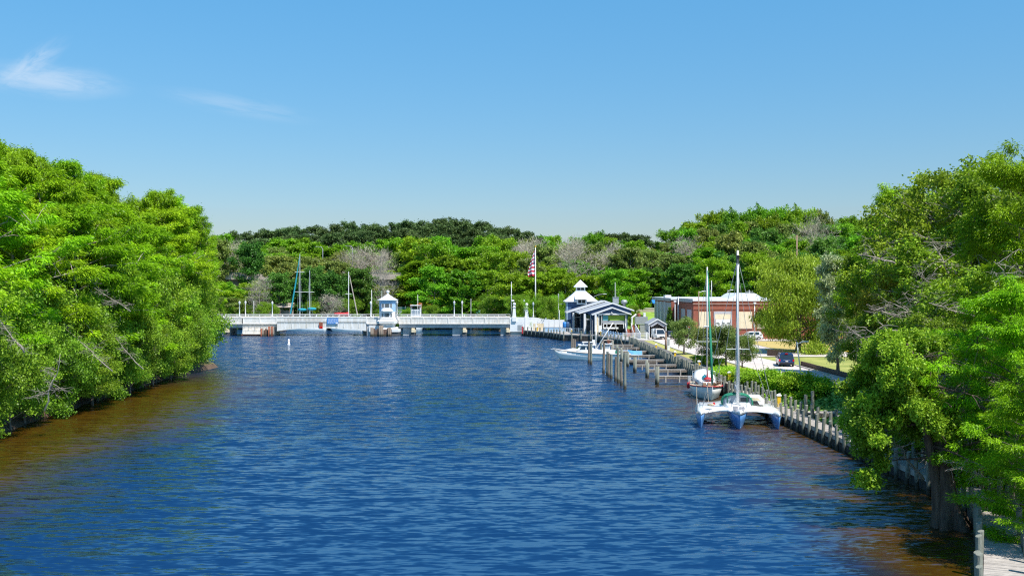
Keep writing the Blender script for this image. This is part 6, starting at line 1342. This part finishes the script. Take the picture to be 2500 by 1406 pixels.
# ---------------- right bank trees
RB = [('hard0',2120,116,640,9,'leafy tree nearest the road, left edge of the right bank'),('magn',2046,126,640,5.2,'pale leaved tree beside the willow'),
('cyp1',2180,112,444,8.5,'feathery cypress with an airy top'),('cyp0',2175,118,530,8,'cypress standing left of the airy topped one'),('hard1',2310,92,450,13,'large open crowned tree against the sky'),('hard2',2265,100,500,12,'leafy tree below the airy cypress'),
('hard3',2225,96,632,9,'yellowish tree in the middle of the right bank'),('hard1',2205,104,650,9,'leafy tree beside the yellowish one'),('hard0',2420,84,455,12,'leafy tree with a ragged top behind the near cypress'),
('hard2',2300,82,640,11,'leafy tree low in the middle of the right bank'),('hard0',2165,100,770,7,'leafy tree over the road bend'),('hard1',2262,88,760,8.5,'leafy tree behind the dead branches'),('hard2',2190,92,880,6,'low leafy tree behind the mud flat'),
('hard0',2305,80,850,8,'leafy tree beside the leaning dead trunk'),('hard1',2380,72,700,11,'leafy tree behind the hanging cypress boughs'),('hard2',2480,78,520,12,'leafy tree at the far right edge'),('hard0',2560,88,470,13,'leafy tree mostly outside the right edge'),('cyp2',2350,98,480,10,'cypress behind the open crowned tree')]
for i,(k_,px,D,top,w,lb) in enumerate(RB):
    t = put(k_, px, D, top, w, kind=lb, region='', name='cypress_tree' if 'cyp' in k_ else 'tree')
near = [('nearcyp',2520,56,380,8.5,'tall near cypress filling the right edge'),('nearcyp',2470,50,700,7.0,'near cypress with bright hanging boughs'),('nearcyp',2590,44,880,6.5,'lowest near cypress at the right edge of the boardwalk'),
('near0',2310,74,905,8.5,'dense leafy tree overhanging the boardwalk'),('near1',2215,68,965,4.8,'low leafy tree hiding the end of the boardwalk'),('near1',2400,62,900,8,'leafy tree behind the water trunk'),('near0',2330,66,820,8,'leafy tree above the water trunk')]
for i,(k_,px,D,top,w,lb) in enumerate(near): put(k_, px, D, top, w, kind=lb, region='', name='cypress_tree' if 'cyp' in k_ else 'tree')
# low greenery under the right bank trees
for i in range(26):
    y = rt.uniform(52,112); x = rt.uniform(27.5,33) if y > 66 else rt.uniform(26.5,31)
    if 76 < y < 92: x = rt.uniform(33.5,37)
    if y >= 92: x = rt.uniform(34.5,40)
    put2('bank%d' % (i % 4), x, y, rt.uniform(2.5,5.5), rt.uniform(4,6), 'undergrowth bush', 'under the right bank trees', name='bank_shrub', cat='shrub', group='undergrowth on the right bank')
# trunk standing in the water, carrying the overhanging crown
wt = thing('water_tree', 'big tree with a flared trunk in the water and a leafy crown over the river', 'tree', (22.0,51.3,0)); TREES.append((wt, 2330, '*', ''))
def wtrunk(b):
    rnd = random.Random(2); n = 18
    def stem(pts, rad, fl):
        vs = []
        for (x,y,z),r in zip(pts,rad):
            for k in range(n):
                a = 2*PI*k/n; q = r*(1+fl*max(0,(1.6-z)/1.6)*.45*math.sin(a*5+1)+.09*math.sin(a*4+z)+.05*math.sin(a*9+2*z)); vs.append((x+q*math.cos(a),y+q*math.sin(a),z))
        fs = [(i*n+k,i*n+(k+1)%n,(i+1)*n+(k+1)%n,(i+1)*n+k) for i in range(len(pts)-1) for k in range(n)]; b.add(vs, fs)
    stem([(0,0,-1),(0,0,0),(-.02,0,.5),(-.1,.05,1.2),(-.22,.1,2.2),(-.35,.2,3.6),(-.6,.3,5.5),(-1.2,.5,7.5),(-2.0,.7,9.2)],[.95,.8,.66,.5,.4,.32,.27,.2,.1],1)
    stem([(-.5,.2,-1),(-.45,.2,0),(-.5,.2,.8),(-.62,.2,1.8),(-.85,.1,3.2),(-1.3,0,5),(-2.0,-.2,7)],[.6,.45,.34,.27,.22,.18,.1],.5)
    ends = []
    for k in range(16):
        z = rnd.uniform(3,8.5); a = rnd.uniform(PI*.55,PI*1.5) if k % 3 else rnd.uniform(0,6.28); ln = rnd.uniform(1.8,4.2)
        x0 = -.6-.2*(z-3); p = Vector((x0,.3,z)); d = Vector((math.cos(a),math.sin(a),rnd.uniform(-.25,.35))); pts = [p.copy()]
        for s in range(5): d = (d+Vector((rnd.uniform(-.25,.25),rnd.uniform(-.25,.25),rnd.uniform(-.22,.12)))).normalized(); p = p+d*ln/5; pts.append(p.copy())
        b.tube(pts,[.1,.08,.06,.045,.03,.015],6,False)
        for s in (2,3,4,5):
            for _ in range(2):
                e = pts[s]+Vector((rnd.uniform(-1,1),rnd.uniform(-1,1),rnd.uniform(-.8,.5)))*.7; b.tube([pts[s],pts[s].lerp(e,.5)+Vector((0,0,.06)),e],[.03,.02,.008],4,False)
    return ends
P(wt, 'trunk', M['barkwet'], wtrunk, True)
rnd = random.Random(12)
cw_ = [(rnd.uniform(-4.6,-.2),rnd.uniform(-2,3.5),rnd.uniform(4.6,9.6),rnd.uniform(.35,.8)) for _ in range(105)]+[(rnd.uniform(-4.9,-3.2),rnd.uniform(-.6,1.2),rnd.uniform(2.2,5),rnd.uniform(.35,.65)) for _ in range(14)]+[(rnd.uniform(-2,1.2),rnd.uniform(-1,2),rnd.uniform(3.2,6),rnd.uniform(.3,.6)) for _ in range(14)]
cw_ = [c for c in cw_ if not (c[2] > 7 and c[0] < -3.6)]
place('crown', leafblob('water_tree_crown', cw_, 95000, .105, L['hard'], 33, flat=.75), (0,0,0), parent=wt)
# leaning dead trunk with pale branches, and pale dead boughs
def dead(b, base, tip, r, seed, nb=14, bl=2.6):
    rnd = random.Random(seed); p0, p1 = Vector(base), Vector(tip); pts = [p0.lerp(p1,k/6)+Vector((rnd.uniform(-.15,.15),0,0)) for k in range(7)]
    b.tube(pts,[r*(1-.8*k/6) for k in range(7)],8)
    for k in range(nb):
        u = rnd.uniform(.2,1); q = p0.lerp(p1,u); d = Vector((rnd.uniform(-1,1),rnd.uniform(-1,.3),rnd.uniform(-.2,.6))).normalized(); ps = [q]; ln = bl*rnd.uniform(.5,1.1)
        for s in range(5): d = (d+Vector((rnd.uniform(-.35,.35),rnd.uniform(-.35,.35),rnd.uniform(-.3,.2)))).normalized(); ps.append(ps[-1]+d*ln/5)
        b.tube(ps,[r*.35,r*.28,r*.2,r*.14,r*.08,r*.03],5,False)
        for s in (2,3,4):
            for _ in range(3): e = ps[s]+Vector((rnd.uniform(-1,1),rnd.uniform(-1,1),rnd.uniform(-.7,.5))).normalized()*ln*.35; b.tube([ps[s],ps[s].lerp(e,.5)+Vector((0,0,.05)),e],[r*.12,r*.08,.006],4,False)
for px,D,yb_,pxt,yt_,r,seed,lb in ((2262,65,1030,2196,832,.2,1,'forked pale dead trunk leaning left above the boardwalk'),(2330,60,1130,2260,960,.13,2,'pale dead limb just above the water trunk'),(2290,76,830,2200,745,.12,3,'grey dead bough spreading over the yellowish tree'),(2410,58,1010,2330,850,.12,4,'grey dead branch tangle behind the hanging boughs'),(2350,80,760,2270,600,.16,5,'dark leaning limb inside the open crowned tree'),(2250,55,1170,2180,1080,.1,6,'pale twiggy limb over the end of the boardwalk'),(2480,52,700,2410,640,.07,7,'tan bare bough on the near cypress'),(2380,66,900,2420,760,.1,8,'pale branching limb left of the near cypress trunk'),(2200,72,1040,2130,1000,.07,9,'thin pale branch beside the end of the boardwalk'),(2420,50,1180,2330,1120,.09,10,'pale bough reaching out over the water trunk'),(2340,86,690,2400,560,.1,11,'grey limb high in the right bank crowns'),(2160,84,880,2090,830,.07,12,'thin grey branch over the marsh plants')):
    b = MB(); p0 = (PX(px,D),D,PZ(yb_,D)); p1 = (PX(pxt,D),D-1,PZ(yt_,D)); 
    dead(b, (0,0,0), tuple(Vector(p1)-Vector(p0)), r, seed, 12 if r > .11 else 8, (2.6 if r > .11 else 1.6)); o = b.build('dead_branch', M['barkpale'], loc=p0, smooth=True); tag(o, lb, 'dead branch')
for i,(px,D,yb_,pxt,yt_,r) in enumerate(((85,83,1000,140,860,.08),(255,98,905,150,800,.06),(330,107,900,250,800,.06),(40,80,860,-30,760,.07),(300,104,760,220,700,.06))):
    b = MB(); p0 = (PX(px,D)+1,D-.5,PZ(yb_,D)); p1 = (PX(pxt,D)+1,D-1.5,PZ(yt_,D)); dead(b, (0,0,0), tuple(Vector(p1)-Vector(p0)), r, 40+i, 12, 2.2)
    o = b.build('dead_branch', M['barkpale'], loc=p0, smooth=True); tag(o, 'pale dead branch among the left bank shrubs, '+('nearest the left edge at the waterline','low in the middle of the bank','farthest along the bank','highest at the left edge','high in the middle of the bank')[i], 'dead branch', 'dead branches on the left bank')
rq = random.Random(77); spots = sorted([(rq.uniform(2130,2440), rq.uniform(600,1130)) for _ in range(20)]); spots = [s for s in spots if s[0] > 2200 or s[1] < 900]
for i,(px,py) in enumerate(spots):
    D = 84-(py-600)/530*26-(px-2130)/310*10; b = MB(); ang = rq.uniform(1.7,2.9); ln = rq.uniform(2.2,4.0); r = rq.uniform(.05,.085)
    dead(b, (0,0,0), (math.cos(ang)*ln, -.8, abs(math.sin(ang))*ln*.8), r, 300+i, 9, 1.9)
    o = b.build('dead_branch', M['barkpale'], loc=(PX(px,D),D,PZ(py,D)), smooth=True); tag(o, 'pale twiggy limb showing in the right bank crowns, '+ordn(i)+' from the left', 'dead branch', 'pale limbs in the right bank crowns')
# ---------------- labels for the trees: what, where, and their order from the left
from collections import defaultdict
grp = defaultdict(list)
for t,px,kind,region in TREES:
    if kind != '*': grp[(kind,region)].append((px,t))
for (kind,region),lst in grp.items():
    lst.sort(key=lambda a: a[0])
    for i,(px,t) in enumerate(lst):
        base = (kind+' '+region).strip()
        t['label'] = base if len(lst) == 1 else '%s, %s from the left' % (base, ordn(i)) if i else '%s, leftmost one' % base
        if len(t['label'].split()) > 16: t['label'] = ' '.join(t['label'].replace(' in the middle of the slope',' mid slope').split()[:16])
        if len(t['label'].split()) < 4: t['label'] += ' in the park'
        if len(lst) == 1 and 'group' in t.keys(): del t['group']
for o in bpy.data.objects:
    if o.parent is None and 'group' in o.keys() and not o['group']: del o['group']
print('OBJECTS', len(bpy.data.objects), 'TREES', len(TREES))
